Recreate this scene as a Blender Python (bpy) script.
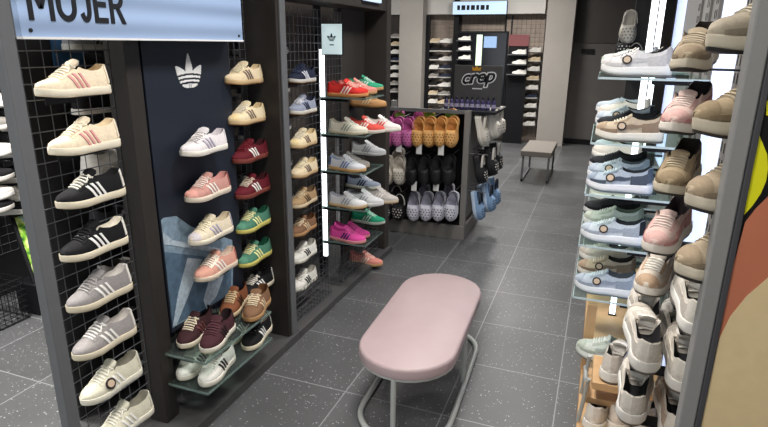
import bpy, bmesh, math, random
from mathutils import Vector, Matrix
import numpy as np
random.seed(7)
PI = math.pi
scene = bpy.context.scene
for o in list(bpy.data.objects): bpy.data.objects.remove(o)
COL = scene.collection

# ------------------------------------------------------------------ camera
F, CX, CY, H = 565.0, 384.0, 213.5, 1.7
_Y = np.array([607-CX, 46-CY, F]); _Y /= np.linalg.norm(_Y)
_nx = -20.0; _ny = -(_nx*(607-CX)+F*F)/(46-CY)
_D = np.array([_nx, _ny, F]); _D /= np.linalg.norm(_D)
_X = np.cross(_D, _Y)
if _X[0] < 0: _X = -_X
RM = np.array([_X, _Y, -_D])
cd = bpy.data.cameras.new('camera'); cam = bpy.data.objects.new('camera', cd); COL.objects.link(cam)
cd.sensor_width = 36; cd.lens = F/768*36; cd.clip_start = 0.05
r, u, b = RM @ np.array([1, 0, 0]), RM @ np.array([0, -1, 0]), RM @ np.array([0, 0, -1])
cam.matrix_world = Matrix(((r[0], u[0], b[0], 0), (r[1], u[1], b[1], 0), (r[2], u[2], b[2], H), (0, 0, 0, 1)))
scene.camera = cam
def _ray(px, py): return RM @ np.array([px-CX, py-CY, F])
def onx(px, py, x):
    d = _ray(px, py); t = x/d[0]; return Vector((x, d[1]*t, H+d[2]*t))
def ony(px, py, y):
    d = _ray(px, py); t = y/d[1]; return Vector((d[0]*t, y, H+d[2]*t))
def onz(px, py, z=0):
    d = _ray(px, py); t = (z-H)/d[2]; return Vector((d[0]*t, d[1]*t, z))

# ------------------------------------------------------------------ world, lights, exposure
scene.view_settings.view_transform = 'Standard'; scene.view_settings.look = 'None'
scene.view_settings.gamma = 1; scene.view_settings.use_curve_mapping = False
scene.view_settings.exposure = 0.0
w = bpy.data.worlds.new('world'); scene.world = w; w.use_nodes = True
w.node_tree.nodes['Background'].inputs[0].default_value = (.75, .85, 1, 1)
w.node_tree.nodes['Background'].inputs[1].default_value = 0.12
def area(name, loc, size, power, color=(1, 1, 1), rot=(0, 0, 0), sy=None, spread=PI):
    l = bpy.data.lights.new(name, 'AREA'); l.energy = power; l.color = color; l.size = size; l.spread = spread
    if sy: l.shape = 'RECTANGLE'; l.size_y = sy
    o = bpy.data.objects.new(name, l); o.location = loc; o.rotation_euler = rot; COL.objects.link(o); return o
WARM = (1, .96, .92); COOL = (.88, .95, 1)
for (x, y, p) in ((-.6, .3, 26), (-.6, 1.9, 30), (-.6, 3.5, 26), (-.5, 5.6, 26), (-.5, 8.0, 26), (-2.3, 8.3, 60), (-1.3, 9.0, 50), (-3.4, 9.0, 26), (-2.9, 1.5, 75), (-2.9, 0, 40), (-3.0, 3.2, 30), (-2.2, 6.4, 14), (.9, .2, 22)):  # ceiling lamps; far wall, next aisle and poster ones added as unseen fill
    area('ceiling_and_fill_lamp', (x, y, 2.9), .45, p, WARM, spread=2.4 if y < 8.5 else PI)
area('shop_window_light', (-3.2, -2.9, 1.4), 2.6, 60, COOL, rot=(PI/2, 0, 0), sy=2.2)

# ------------------------------------------------------------------ materials
MATS = {}
def hexc(h):
    h = h.lstrip('#'); c = [int(h[i:i+2], 16)/255 for i in (0, 2, 4)]
    return tuple(x/12.92 if x <= .04045 else ((x+.055)/1.055)**2.4 for x in c)
def mat(key, color=None, rough=.7, metal=0, emit=None, estr=0, noise=.12, nscale=60, bump=.15, spec=.4):
    if key in MATS: return MATS[key]
    if color is None: color = key
    c = hexc(color) if isinstance(color, str) else color
    m = bpy.data.materials.new('mat_'+str(key).strip('#')); m.use_nodes = True; nt = m.node_tree; N = nt.nodes; L = nt.links
    bs = N['Principled BSDF']; bs.inputs['Roughness'].default_value = rough; bs.inputs['Metallic'].default_value = metal
    bs.inputs['Specular IOR Level'].default_value = spec
    tc = N.new('ShaderNodeTexCoord'); nz = N.new('ShaderNodeTexNoise'); nz.inputs['Scale'].default_value = nscale
    nz.inputs['Detail'].default_value = 4
    L.new(tc.outputs['Object'], nz.inputs['Vector'])
    mx = N.new('ShaderNodeMix'); mx.data_type = 'RGBA'
    L.new(nz.outputs['Fac'], mx.inputs['Factor'])
    mx.inputs['A'].default_value = tuple(x*(1-noise) for x in c)+(1,); mx.inputs['B'].default_value = tuple(min(1, x*(1+noise)) for x in c)+(1,)
    L.new(mx.outputs['Result'], bs.inputs['Base Color'])
    if bump:
        bp = N.new('ShaderNodeBump'); bp.inputs['Strength'].default_value = bump; bp.inputs['Distance'].default_value = .002
        L.new(nz.outputs['Fac'], bp.inputs['Height']); L.new(bp.outputs['Normal'], bs.inputs['Normal'])
    if emit is not None:
        bs.inputs['Emission Color'].default_value = (hexc(emit) if isinstance(emit, str) else emit)+(1,); bs.inputs['Emission Strength'].default_value = estr
    MATS[key] = m; return m
def glass_mat(key, tint, fac, rough=.08):
    if key in MATS: return MATS[key]
    m = bpy.data.materials.new('mat_'+key); m.use_nodes = True; nt = m.node_tree; N = nt.nodes; L = nt.links
    bs = N['Principled BSDF']; bs.inputs['Base Color'].default_value = hexc(tint)+(1,); bs.inputs['Roughness'].default_value = rough
    tr = N.new('ShaderNodeBsdfTransparent'); tr.inputs[0].default_value = (.9, .97, .94, 1)
    mx = N.new('ShaderNodeMixShader'); mx.inputs[0].default_value = fac
    L.new(tr.outputs[0], mx.inputs[1]); L.new(bs.outputs[0], mx.inputs[2]); L.new(mx.outputs[0], N['Material Output'].inputs[0])
    MATS[key] = m; return m
def floor_mat():
    m = bpy.data.materials.new('mat_terrazzo_tile'); m.use_nodes = True; nt = m.node_tree; N = nt.nodes; L = nt.links
    bs = N['Principled BSDF']; bs.inputs['Roughness'].default_value = .33; bs.inputs['Specular IOR Level'].default_value = .5
    tc = N.new('ShaderNodeTexCoord'); sp = N.new('ShaderNodeSeparateXYZ'); L.new(tc.outputs['Object'], sp.inputs[0])
    def mth(op, a, b=None):
        n = N.new('ShaderNodeMath'); n.operation = op
        for i, v in enumerate((a, b)):
            if v is None: continue
            if isinstance(v, (int, float)): n.inputs[i].default_value = v
            else: L.new(v, n.inputs[i])
        return n.outputs[0]
    ps = []; cells = []
    for ax, off in (('X', .04+50.5*1), ('Y', -2.775+50.5)):
        q = mth('DIVIDE', mth('ADD', sp.outputs[ax], off), .505)
        fr = mth('FRACT', q); cells.append(mth('FLOOR', q))
        d = mth('MINIMUM', fr, mth('SUBTRACT', 1, fr)); ps.append(d)
    line = mth('LESS_THAN', mth('MINIMUM', ps[0], ps[1]), .0055)
    wn = N.new('ShaderNodeTexWhiteNoise'); cb = N.new('ShaderNodeCombineXYZ'); L.new(cells[0], cb.inputs[0]); L.new(cells[1], cb.inputs[1]); L.new(cb.outputs[0], wn.inputs['Vector'])
    big = N.new('ShaderNodeTexNoise'); big.inputs['Scale'].default_value = 2.2; big.inputs['Detail'].default_value = 6; L.new(tc.outputs['Object'], big.inputs['Vector'])
    v = mth('ADD', mth('MULTIPLY', wn.outputs['Value'], .018), mth('MULTIPLY', big.outputs['Fac'], .045))
    v = mth('ADD', v, .060)
    vo = N.new('ShaderNodeTexVoronoi'); vo.inputs['Scale'].default_value = 95; L.new(tc.outputs['Object'], vo.inputs['Vector'])
    sc = N.new('ShaderNodeSeparateColor'); L.new(vo.outputs['Color'], sc.inputs[0])
    thr = mth('MULTIPLY', mth('POWER', sc.outputs[0], 5), .38)
    speck = mth('LESS_THAN', vo.outputs['Distance'], thr)
    v2 = mth('ADD', v, mth('MULTIPLY', speck, .30))
    v3 = mth('ADD', mth('MULTIPLY', v2, mth('SUBTRACT', 1, line)), mth('MULTIPLY', line, .27))
    cc = N.new('ShaderNodeCombineColor'); L.new(v3, cc.inputs[0]); L.new(mth('MULTIPLY', v3, 1.03), cc.inputs[1]); L.new(mth('MULTIPLY', v3, 1.06), cc.inputs[2])
    L.new(cc.outputs[0], bs.inputs['Base Color'])
    L.new(mth('ADD', .25, mth('MULTIPLY', big.outputs['Fac'], .25)), bs.inputs['Roughness'])
    return m

# ------------------------------------------------------------------ mesh helpers
def obj(name, bm, m, parent=None, smooth=False):
    me = bpy.data.meshes.new(name)
    bmesh.ops.recalc_face_normals(bm, faces=bm.faces)
    bm.to_mesh(me); bm.free()
    if smooth:
        me.polygons.foreach_set('use_smooth', [True]*len(me.polygons))
        try: me.set_sharp_from_angle(angle=math.radians(50))
        except Exception: pass
    if m is not None: me.materials.append(m)
    o = bpy.data.objects.new(name, me); COL.objects.link(o)
    if parent is not None: o.parent = parent
    return o
def thing(name, label, cat, loc=(0, 0, 0), rz=0, group=None):
    o = bpy.data.objects.new(name, None); o.empty_display_size = .05; COL.objects.link(o)
    o.location = loc; o.rotation_euler = (0, 0, rz); o['label'] = label; o['category'] = cat
    if group: o['group'] = group
    return o
def tag(o, label, cat, group=None, kind=None):
    o['label'] = label; o['category'] = cat
    if group: o['group'] = group
    if kind: o['kind'] = kind
    return o
def struct(o): o['kind'] = 'structure'; return o
def NB(): return bmesh.new()
def box(bm, a, c, bev=0):
    (x0, y0, z0), (x1, y1, z1) = a, c
    vs = [bm.verts.new(p) for p in ((x0, y0, z0), (x1, y0, z0), (x1, y1, z0), (x0, y1, z0), (x0, y0, z1), (x1, y0, z1), (x1, y1, z1), (x0, y1, z1))]
    fs = [bm.faces.new([vs[i] for i in q]) for q in ((0, 3, 2, 1), (4, 5, 6, 7), (0, 1, 5, 4), (1, 2, 6, 5), (2, 3, 7, 6), (3, 0, 4, 7))]
    if bev:
        es = {e for f in fs for e in f.edges}
        bmesh.ops.bevel(bm, geom=list(es), offset=bev, segments=2, affect='EDGES', profile=.5)
    return bm
def tube(bm, pts, rad, seg=8, closed=False, cap=True):
    pts = [Vector(p) for p in pts]; n = len(pts); rings = []
    up = None
    for i, p in enumerate(pts):
        if closed: t = pts[(i+1) % n]-pts[i-1]
        else: t = pts[min(i+1, n-1)]-pts[max(i-1, 0)]
        t.normalize()
        if up is None: up = Vector((0, 0, 1)) if abs(t.z) < .9 else Vector((1, 0, 0))
        sx = t.cross(up)
        if sx.length < 1e-5: sx = t.orthogonal()
        sx.normalize(); up = sx.cross(t)
        rr = rad[i] if isinstance(rad, (list, tuple)) else rad
        rings.append([bm.verts.new(p+(sx*math.cos(2*PI*k/seg)+up*math.sin(2*PI*k/seg))*rr) for k in range(seg)])
    for i in range(n if closed else n-1):
        A, B = rings[i], rings[(i+1) % n]
        for k in range(seg): bm.faces.new((A[k], A[(k+1) % seg], B[(k+1) % seg], B[k]))
    if cap and not closed:
        bm.faces.new(rings[0][::-1]); bm.faces.new(rings[-1])
    return bm
def lathe(bm, c, prof, seg=14):
    rings = []
    for (rr, z) in prof: rings.append([bm.verts.new((c[0]+rr*math.cos(2*PI*k/seg), c[1]+rr*math.sin(2*PI*k/seg), c[2]+z)) for k in range(seg)])
    for A, B in zip(rings, rings[1:]):
        for k in range(seg): bm.faces.new((A[k], A[(k+1) % seg], B[(k+1) % seg], B[k]))
    bm.faces.new(rings[0][::-1]); bm.faces.new(rings[-1]); return bm
def prism(bm, pts, d):
    """polygon pts (Vectors) extruded by vector d"""
    d = Vector(d); A = [bm.verts.new(p) for p in pts]; B = [bm.verts.new(Vector(p)+d) for p in pts]; n = len(A)
    bm.faces.new(A[::-1]); bm.faces.new(B)
    for i in range(n): bm.faces.new((A[i], A[(i+1) % n], B[(i+1) % n], B[i]))
    return bm
def wires(bm, o, ux, uy, nx, ny, wd=0, th=.004):
    """welded wire grid: origin o, vectors ux, uy spanning it, nx x ny cells"""
    o = Vector(o); ux = Vector(ux); uy = Vector(uy); n = ux.cross(uy).normalized()
    for i in range(nx+1):
        tube(bm, [o+ux*(i/nx), o+ux*(i/nx)+uy], th/2, 4)
    for j in range(ny+1):
        tube(bm, [o+uy*(j/ny)+n*th, o+uy*(j/ny)+ux+n*th], th/2, 4)
    return bm
def text_obj(name, body, size, m, parent, mw, ext=.002, off=0.0, shear=0):
    cu = bpy.data.curves.new('txt', 'FONT'); cu.body = body; cu.size = size; cu.extrude = ext; cu.offset = off; cu.shear = shear
    t = bpy.data.objects.new('txt', cu); COL.objects.link(t)
    bpy.context.view_layer.update()
    me = bpy.data.meshes.new_from_object(t.evaluated_get(bpy.context.evaluated_depsgraph_get())); me.name = name
    bpy.data.objects.remove(t); bpy.data.curves.remove(cu)
    me.materials.clear(); me.materials.append(m); me.transform(mw)
    o = bpy.data.objects.new(name, me); COL.objects.link(o)
    if parent is not None: o.parent = parent
    return o
def raster_shape(bm, inside, w, h, nx, ny, P, d):
    """thin raised shape from an inside test: runs of cells become bars. P(u,v)->Vector"""
    for j in range(ny):
        v0, v1 = j/ny, (j+1)/ny; run = None
        for i in range(nx+1):
            ok = i < nx and inside((i+.5)/nx, (j+.5)/ny)
            if ok and run is None: run = i
            if not ok and run is not None:
                prism(bm, [P(run/nx, v0), P(i/nx, v0), P(i/nx, v1), P(run/nx, v1)], d); run = None
    return bm
def trefoil(u, v):
    # u,v in 0..1, v up; three leaves over a base cut by curved bands
    x, y = (u-.5)*2.1, v*2-.9
    def leaf(cx, cy, ang, L, W):
        dx, dy = x-cx, y-cy
        a = dx*math.sin(ang)+dy*math.cos(ang); b_ = dx*math.cos(ang)-dy*math.sin(ang)
        q = a/L
        return 0 < q < 1 and abs(b_) < W*(math.sin(PI*q**.8)**.8)*(1-.25*q)
    ok = leaf(0, -.62, 0, 1.72, .33) or leaf(.06, -.68, .72, 1.5, .42) or leaf(-.06, -.68, -.72, 1.5, .42) or (abs(x) < .55 and -.75 < y < -.05 and x*x*.9+(y+.05)**2 < .5)
    if not ok: return False
    for c in (-.02, -.24, -.46):
        if abs(y-(c-.10*x*x)) < .055: return False
    if y < -.5 and (abs(abs(x)-.07) < .035): return False
    return True

# ------------------------------------------------------------------ sneakers
def ip(x, xs, ys):
    return float(np.interp(x, xs, ys))
def sst(a, b_, x):
    x = min(1, max(0, (x-a)/(b_-a))); return x*x*(3-2*x)
MODELS = {
 'court': dict(L=.274, W=.101, sole=.023, top=[.008, .022, .032, .043, .062, .080, .086], rim=[.084, .066, .057, .060, .078, .076], spring=.010, ankle=.66, lace=True),
 'slim':  dict(L=.285, W=.098, sole=.020, top=[.010, .022, .031, .041, .056, .074, .080], rim=[.078, .058, .049, .052, .071, .069], spring=.010, ankle=.66, lace=True),
 'run':   dict(L=.295, W=.110, sole=.042, top=[.012, .032, .045, .053, .066, .082, .088], rim=[.082, .064, .058, .064, .086, .082], spring=.020, ankle=.86, lace=True),
 'clog':  dict(L=.245, W=.110, sole=.022, top=[.018, .046, .060, .066, .068, .060, .050], rim=[.056, .036, .026, .024, .026, .022], spring=.008, ankle=.9, lace=False),
}
class Shape:
    def __init__(s, model):
        s.__dict__.update(MODELS[model]); s.model = model
    def w(s, t):
        k = ip(t, [0, .02, .05, .1, .18, .3, .42, .55, .68, .8, .9, .95, .98, 1], [0, .30, .49, .70, .88, 1, .96, .84, .77, .78, .70, .56, .37, 0])
        return k*s.W/2
    def cxo(s, t): return .006*math.sin(PI*min(1, t*1.2))
    def z0(s, t): return s.spring*max(0, (.3-t)/.3)**2
    def zs(s, t): return s.z0(t)+s.sole*ip(t, [0, .1, .5, 1], [.72, .8, .95, 1.12] if s.model == 'run' else [.85, .92, 1, 1.05])
    def P(s, t, a):
        y = s.L/2-t*s.L*1.0
        w = s.w(t)*.97; zs = s.zs(t)
        h = ip(t, [0, .05, .14, .28, .40, .52, .62], s.top); rim = ip(t, [.48, .58, .70, .82, .95, 1], s.rim)
        o = sst(.43, .52, t) if s.model == 'run' else sst(.47, .56, t)
        sg = 1 if a >= 0 else -1; q = abs(a)
        an = q*PI/2
        cx = w*math.sin(an)**.85; cz = h*max(0, math.cos(an))**.75
        wr = w*(1-(1-s.ankle)*1.0)
        wr = min(wr, w)
        if q >= .5:
            uu = (1-q)/.5; ox = w+(wr-w)*uu**1.7; oz = rim*uu
        else:
            v = q/.5; wi = max(0, wr-.009); dz = .012+(rim-.012)*(sst(.93, .995, t))
            ox = wi*v**.7; oz = dz+(rim-dz)*v**3.5
        x = cx+(ox-cx)*o; z = cz+(oz-cz)*o
        # heel leans in a little
        y += .012*sst(.85, 1, t)*(z/.09)
        return Vector((sg*x+s.cxo(t), y, zs+z))
    def N(s, t, a):
        e = .004
        t0 = min(max(t, .01), .99)
        du = s.P(t0+e, a)-s.P(t0-e, a); dv = s.P(t0, min(1, a+e))-s.P(t0, max(-1, a-e))
        n = dv.cross(du)
        if n.length < 1e-9: return Vector((0, 0, 1))
        n.normalize()
        c = Vector((s.cxo(t), s.P(t, a).y, s.zs(t)+.02))
        if n.dot(s.P(t, a)-c) < 0: n = -n
        return n
    def patch(s, bm, fn, nu, nv, d):
        top = []; bot = []
        for i in range(nu+1):
            ra, rb = [], []
            for j in range(nv+1):
                t, a = fn(i/nu, j/nv); p = s.P(t, a); n = s.N(t, a)
                ra.append(bm.verts.new(p+n*d)); rb.append(bm.verts.new(p-n*.001))
            top.append(ra); bot.append(rb)
        for i in range(nu):
            for j in range(nv): bm.faces.new((top[i][j], top[i+1][j], top[i+1][j+1], top[i][j+1]))
        for i in range(nu):
            for j in (0, nv): bm.faces.new((top[i][j], top[i+1][j], bot[i+1][j], bot[i][j]))
        for j in range(nv):
            for i in (0, nu): bm.faces.new((top[i][j], top[i][j+1], bot[i][j+1], bot[i][j]))
    def side_s(s, t, z):
        # |s| on the outer wall at height z above the sole
        lo_, hi_ = .12, .999
        for _ in range(18):
            m_ = (lo_+hi_)/2
            if s.P(t, m_).z-s.zs(t) > z: lo_ = m_
            else: hi_ = m_
        return lo_
    def upper(s, lo=False):
        nt, ns = (22, 12) if lo else (44, 24)
        ts = [.5-.5*math.cos(PI*i/nt) for i in range(nt+1)]
        ts = [.55*t+.45*i/nt for i, t in enumerate(ts)]
        A = [-1+2*j/ns for j in range(ns+1)]
        up, li = NB(), NB()
        vu, vl = {}, {}
        def gv(bm, d, i, j):
            if (i, j) not in d: d[(i, j)] = bm.verts.new(s.P(ts[i], A[j]))
            return d[(i, j)]
        for i in range(nt):
            for j in range(ns):
                inner = max(abs(A[j]), abs(A[j+1])) <= .5+1e-6 and (ts[i]+ts[i+1])/2 > .525
                bm, d = (li, vl) if inner else (up, vu)
                q = [gv(bm, d, i, j), gv(bm, d, i+1, j), gv(bm, d, i+1, j+1), gv(bm, d, i, j+1)]
                bm.faces.new(q)
        for bm in (up, li): bmesh.ops.remove_doubles(bm, verts=bm.verts, dist=1e-5)
        return up, li
    def soleb(s, part, lo=False):
        n = 16 if lo else 30
        ts = [.5-.5*math.cos(PI*i/n) for i in range(n+1)]
        loop = [(t, 1) for t in ts]+[(t, -1) for t in ts[-2:0:-1]]
        def ring(bm, k, zf, bulge=0):
            R = []
            for t, sg in loop:
                w = s.w(t)*k+.0015
                if s.model == 'run': w += .004*sst(.55, .9, t)*(1 if zf > .1 else .5)
                y = s.L/2-t*s.L; yy = y*(1+.02*(k-.9)*10*.3)
                z = s.z0(t)+(s.zs(t)+.004-s.z0(t))*zf
                R.append(bm.verts.new((sg*w+s.cxo(t), yy, z)))
            return R
        bm = NB()
        if part == 'outsole': levels = [(.93, 0), (.99, .06), (1.0, .22)]
        elif s.model == 'run': levels = [(1.0, .22), (1.07, .32), (1.08, .6), (1.02, .8), (1.03, .9), (.95, 1.0)]
        else: levels = [(1.0, .22), (1.03, .32), (1.03, .85), (1.0, .98), (.93, 1.0)]
        Rs = [ring(bm, k, z) for k, z in levels]; m = len(loop)
        for A, B in zip(Rs, Rs[1:]):
            for i in range(m): bm.faces.new((A[i], A[(i+1) % m], B[(i+1) % m], B[i]))
        for R in (Rs[0], Rs[-1]):
            for i in range(1, n):
                pass
            # strip cap
            for i in range(n):
                a0, a1 = R[i], R[i+1]
                b0, b1 = R[(m-i) % m], R[(m-i-1) % m]
                vs = []
                for v in (a0, a1, b1, b0):
                    if v not in vs: vs.append(v)
                if len(vs) >= 3:
                    try: bm.faces.new(vs)
                    except ValueError: pass
        return bm

SH = {k: Shape(k) for k in MODELS}
MESH = {}
def mesh_of(key, builder):
    if key not in MESH:
        bm = builder(); me = bpy.data.meshes.new(key[1]); bmesh.ops.recalc_face_normals(bm, faces=bm.faces); bm.to_mesh(me); bm.free()
        me.polygons.foreach_set('use_smooth', [True]*len(me.polygons))
        try: me.set_sharp_from_angle(angle=math.radians(55))
        except Exception: pass
        MESH[key] = me
    return MESH[key]
def shoe_part(name, model, kind, builder, m, root):
    key = (model, kind)
    base = mesh_of(key, builder)
    me2key = (model, kind, m.name)
    if me2key not in MESH:
        c = base.copy(); c.name = kind; c.materials.clear(); c.materials.append(m); MESH[me2key] = c
    o = bpy.data.objects.new(name, MESH[me2key]); COL.objects.link(o); o.parent = root; return o
def sided(name, model, f, m, root):
    # one part on the left side, one on the right
    for sg, k in ((-1, name+'_l'), (1, name+'_r')):
        def g():
            bm = NB(); f(bm, sg); return bm
        shoe_part(name, model, k, g, m, root)
def fabric(c, rough=.8): return mat(c+'f', c, rough, noise=.20, nscale=110, bump=.35, spec=.25)
def rubber(c): return mat(c+'r', c, .55, noise=.05, nscale=90, bump=.05)
def build_shoe(model, cw, lo=False):
    """cw: dict up, sole, stripe, lace, lining, heel, tongue, out, toe, sticker"""
    s = SH[model]
    root = bpy.data.objects.new('sneaker', None); root.empty_display_size = .03; COL.objects.link(root)
    g = lambda k, d: cw.get(k) or d
    up, so = cw['up'], g('sole', '#e8e2d0')
    tagk = 'lo' if lo else ''
    shoe_part('sole', model, 'sole'+tagk, lambda: s.soleb('sole', lo), rubber(so), root)
    if lo:
        def both():
            a, b_ = s.upper(True)
            b_.free(); return a
        shoe_part('upper', model, 'upperlo', both, fabric(up), root)
        def lin():
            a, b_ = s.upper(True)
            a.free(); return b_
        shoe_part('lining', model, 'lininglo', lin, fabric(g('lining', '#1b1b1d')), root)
        if cw.get('stripe'):
            sided('side_stripes', model, lambda bm, sg: [s.patch(bm, lambda u_, v, k=k: (.36+.075*k+.11*u_+.03*(v-.5), sg*(.46+.46*u_)), 5, 1, .0022) for k in range(3)], fabric(cw['stripe'], .6), root)
        return root
    shoe_part('outsole', model, 'outsole', lambda: s.soleb('outsole'), rubber(g('out', so)), root)
    def U():
        a, b_ = s.upper(); b_.free(); return a
    def Li():
        a, b_ = s.upper(); a.free(); return b_
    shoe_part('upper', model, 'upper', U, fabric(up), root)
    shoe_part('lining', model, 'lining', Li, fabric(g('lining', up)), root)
    def tongue():
        bm = NB(); A = []
        for i in range(7):
            f = i/6; t = .42+(.085 if model == 'run' else .14)*f; p = s.P(.42, 0) if i == 0 else None
            y = s.L/2-t*s.L; z = s.zs(t)+ip(t, [.40, .52, .62], s.top[4:7])+.003+(.004 if model == 'run' else .011)*f**1.5
            wd = .020+.010*f if f < .9 else .024
            A.append([bm.verts.new((s.cxo(t)+x*wd, y+.0, z-.006*x*x+dz)) for x, dz in ((-1, 0), (-.5, 0), (0, 0), (.5, 0), (1, 0), (1, -.008), (0, -.008), (-1, -.008))])
        for a, c in zip(A, A[1:]):
            for k in range(8): bm.faces.new((a[k], a[(k+1) % 8], c[(k+1) % 8], c[k]))
        bm.faces.new(A[0][::-1]); bm.faces.new(A[-1]); return bm
    shoe_part('tongue', model, 'tongue', tongue, fabric(g('tongue', up)), root)
    def laces():
        bm = NB()
        for k in range(6):
            t = .27+.040*k
            s.patch(bm, lambda u_, v: (t+.017*(v-.5)+.012*(u_-.5), -.30+.60*u_), 8, 1, .0055)
        # bow
        p = s.P(.50, 0)+Vector((0, 0, .012))
        for sg in (-1, 1):
            tube(bm, [p, p+Vector((sg*.016, .012, .006)), p+Vector((sg*.03, .008, -.004)), p+Vector((sg*.02, -.002, -.002)), p], .0028, 6)
            tube(bm, [p, p+Vector((sg*.02, .02, -.004)), p+Vector((sg*.03, .034, -.016))], .0025, 6)
        return bm
    shoe_part('laces', model, 'laces', laces, fabric(g('lace', '#f0ece2')), root)
    sided('eyestay', model, lambda bm, sg: s.patch(bm, lambda u_, v: (.25+.27*u_, sg*(.30+.15*v)), 9, 3, .0022), fabric(g('eye', up)), root)
    heel = lambda: (lambda bm: (s.patch(bm, lambda u_, v: (.90+.098*u_, .52+.40*v), 5, 5, .0025), s.patch(bm, lambda u_, v: (.90+.098*u_, -.52-.40*v), 5, 5, .0025), bm)[2])(NB())
    shoe_part('heel_tab', model, 'heel_tab', heel, fabric(g('heel', up)), root)
    if cw.get('stripe'):
        def stripe(bm, sg):
            for k in range(3):
                def fn(u_, v, k=k):
                    t = .350+.078*k+.105*u_+.036*(v-.5); zt = (.050, .050, .051)[k]*(s.top[5]/.080)
                    return t, sg*s.side_s(t, zt*(1-u_)+.001)
                s.patch(bm, fn, 8, 1, .0028)
        sided('side_stripes', model, stripe, fabric(cw['stripe'], .6), root)
    if cw.get('toe'):
        tc = lambda: (lambda bm: (s.patch(bm, lambda u_, v: (.015+.15*u_*(1-.35*abs(2*v-1)), -.9+1.8*v), 5, 14, .002), bm)[1])(NB())
        shoe_part('toe_cap', model, 'toe_cap', tc, fabric(cw['toe']), root)
    if cw.get('overlay'):
        sided('side_overlay', model, lambda bm, sg: (s.patch(bm, lambda u_, v: (.30+.42*u_, sg*(.62+.10*math.sin(u_*PI)+.20*v*(1-.6*u_))), 10, 2, .003),
                                       s.patch(bm, lambda u_, v: (.66+.24*u_, sg*(.62+.34*v)), 6, 4, .003),
                                       s.patch(bm, lambda u_, v: (.06+.24*u_, sg*(.80+.16*v)), 6, 2, .003)), fabric(cw['overlay'], .5), root)
    if cw.get('sticker'):
        t, a = .36, -.70
        def disc(rad, d):
            bm = NB(); p = s.P(t, a); n = s.N(t, a); ux = n.orthogonal().normalized(); uy = n.cross(ux)
            prism(bm, [p+n*d+(ux*math.cos(k*PI/9)+uy*math.sin(k*PI/9))*rad for k in range(18)], n*.002); return bm
        st = shoe_part('round_sticker', model, 'round_sticker', lambda: disc(.021, .003), rubber('#2a1f1e'), root)
        shoe_part('sticker_face', model, 'sticker_face', lambda: disc(.014, .0055), rubber('#c9b39a'), st)
    return root
PROTO = {}
def copy_tree(o, parent=None):
    c = o.copy(); COL.objects.link(c)
    if parent: c.parent = parent
    for ch in list(o.children): copy_tree(ch, c)
    return c
PLACED = []
def shoe(model, cwname, loc, ang, label, group=None, lo=False, tilt=0, roll=0, sc=1, cat='shoe'):
    """ang: heading of the toe in degrees (0 = +X, 90 = +Y). tilt: toe up, degrees."""
    key = (model, cwname, lo)
    if key in PROTO: o = copy_tree(PROTO[key])
    else: o = build_shoe(model, CW[cwname], lo); PROTO[key] = o
    o.location = loc; o.scale = (sc, sc, sc)
    o.rotation_mode = 'XYZ'
    o.rotation_euler = (math.radians(tilt), math.radians(roll), math.radians(ang-90))
    o['label'] = label; o['category'] = cat
    if group: o['group'] = group
    elif 'group' in o: del o['group']
    return o
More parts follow.
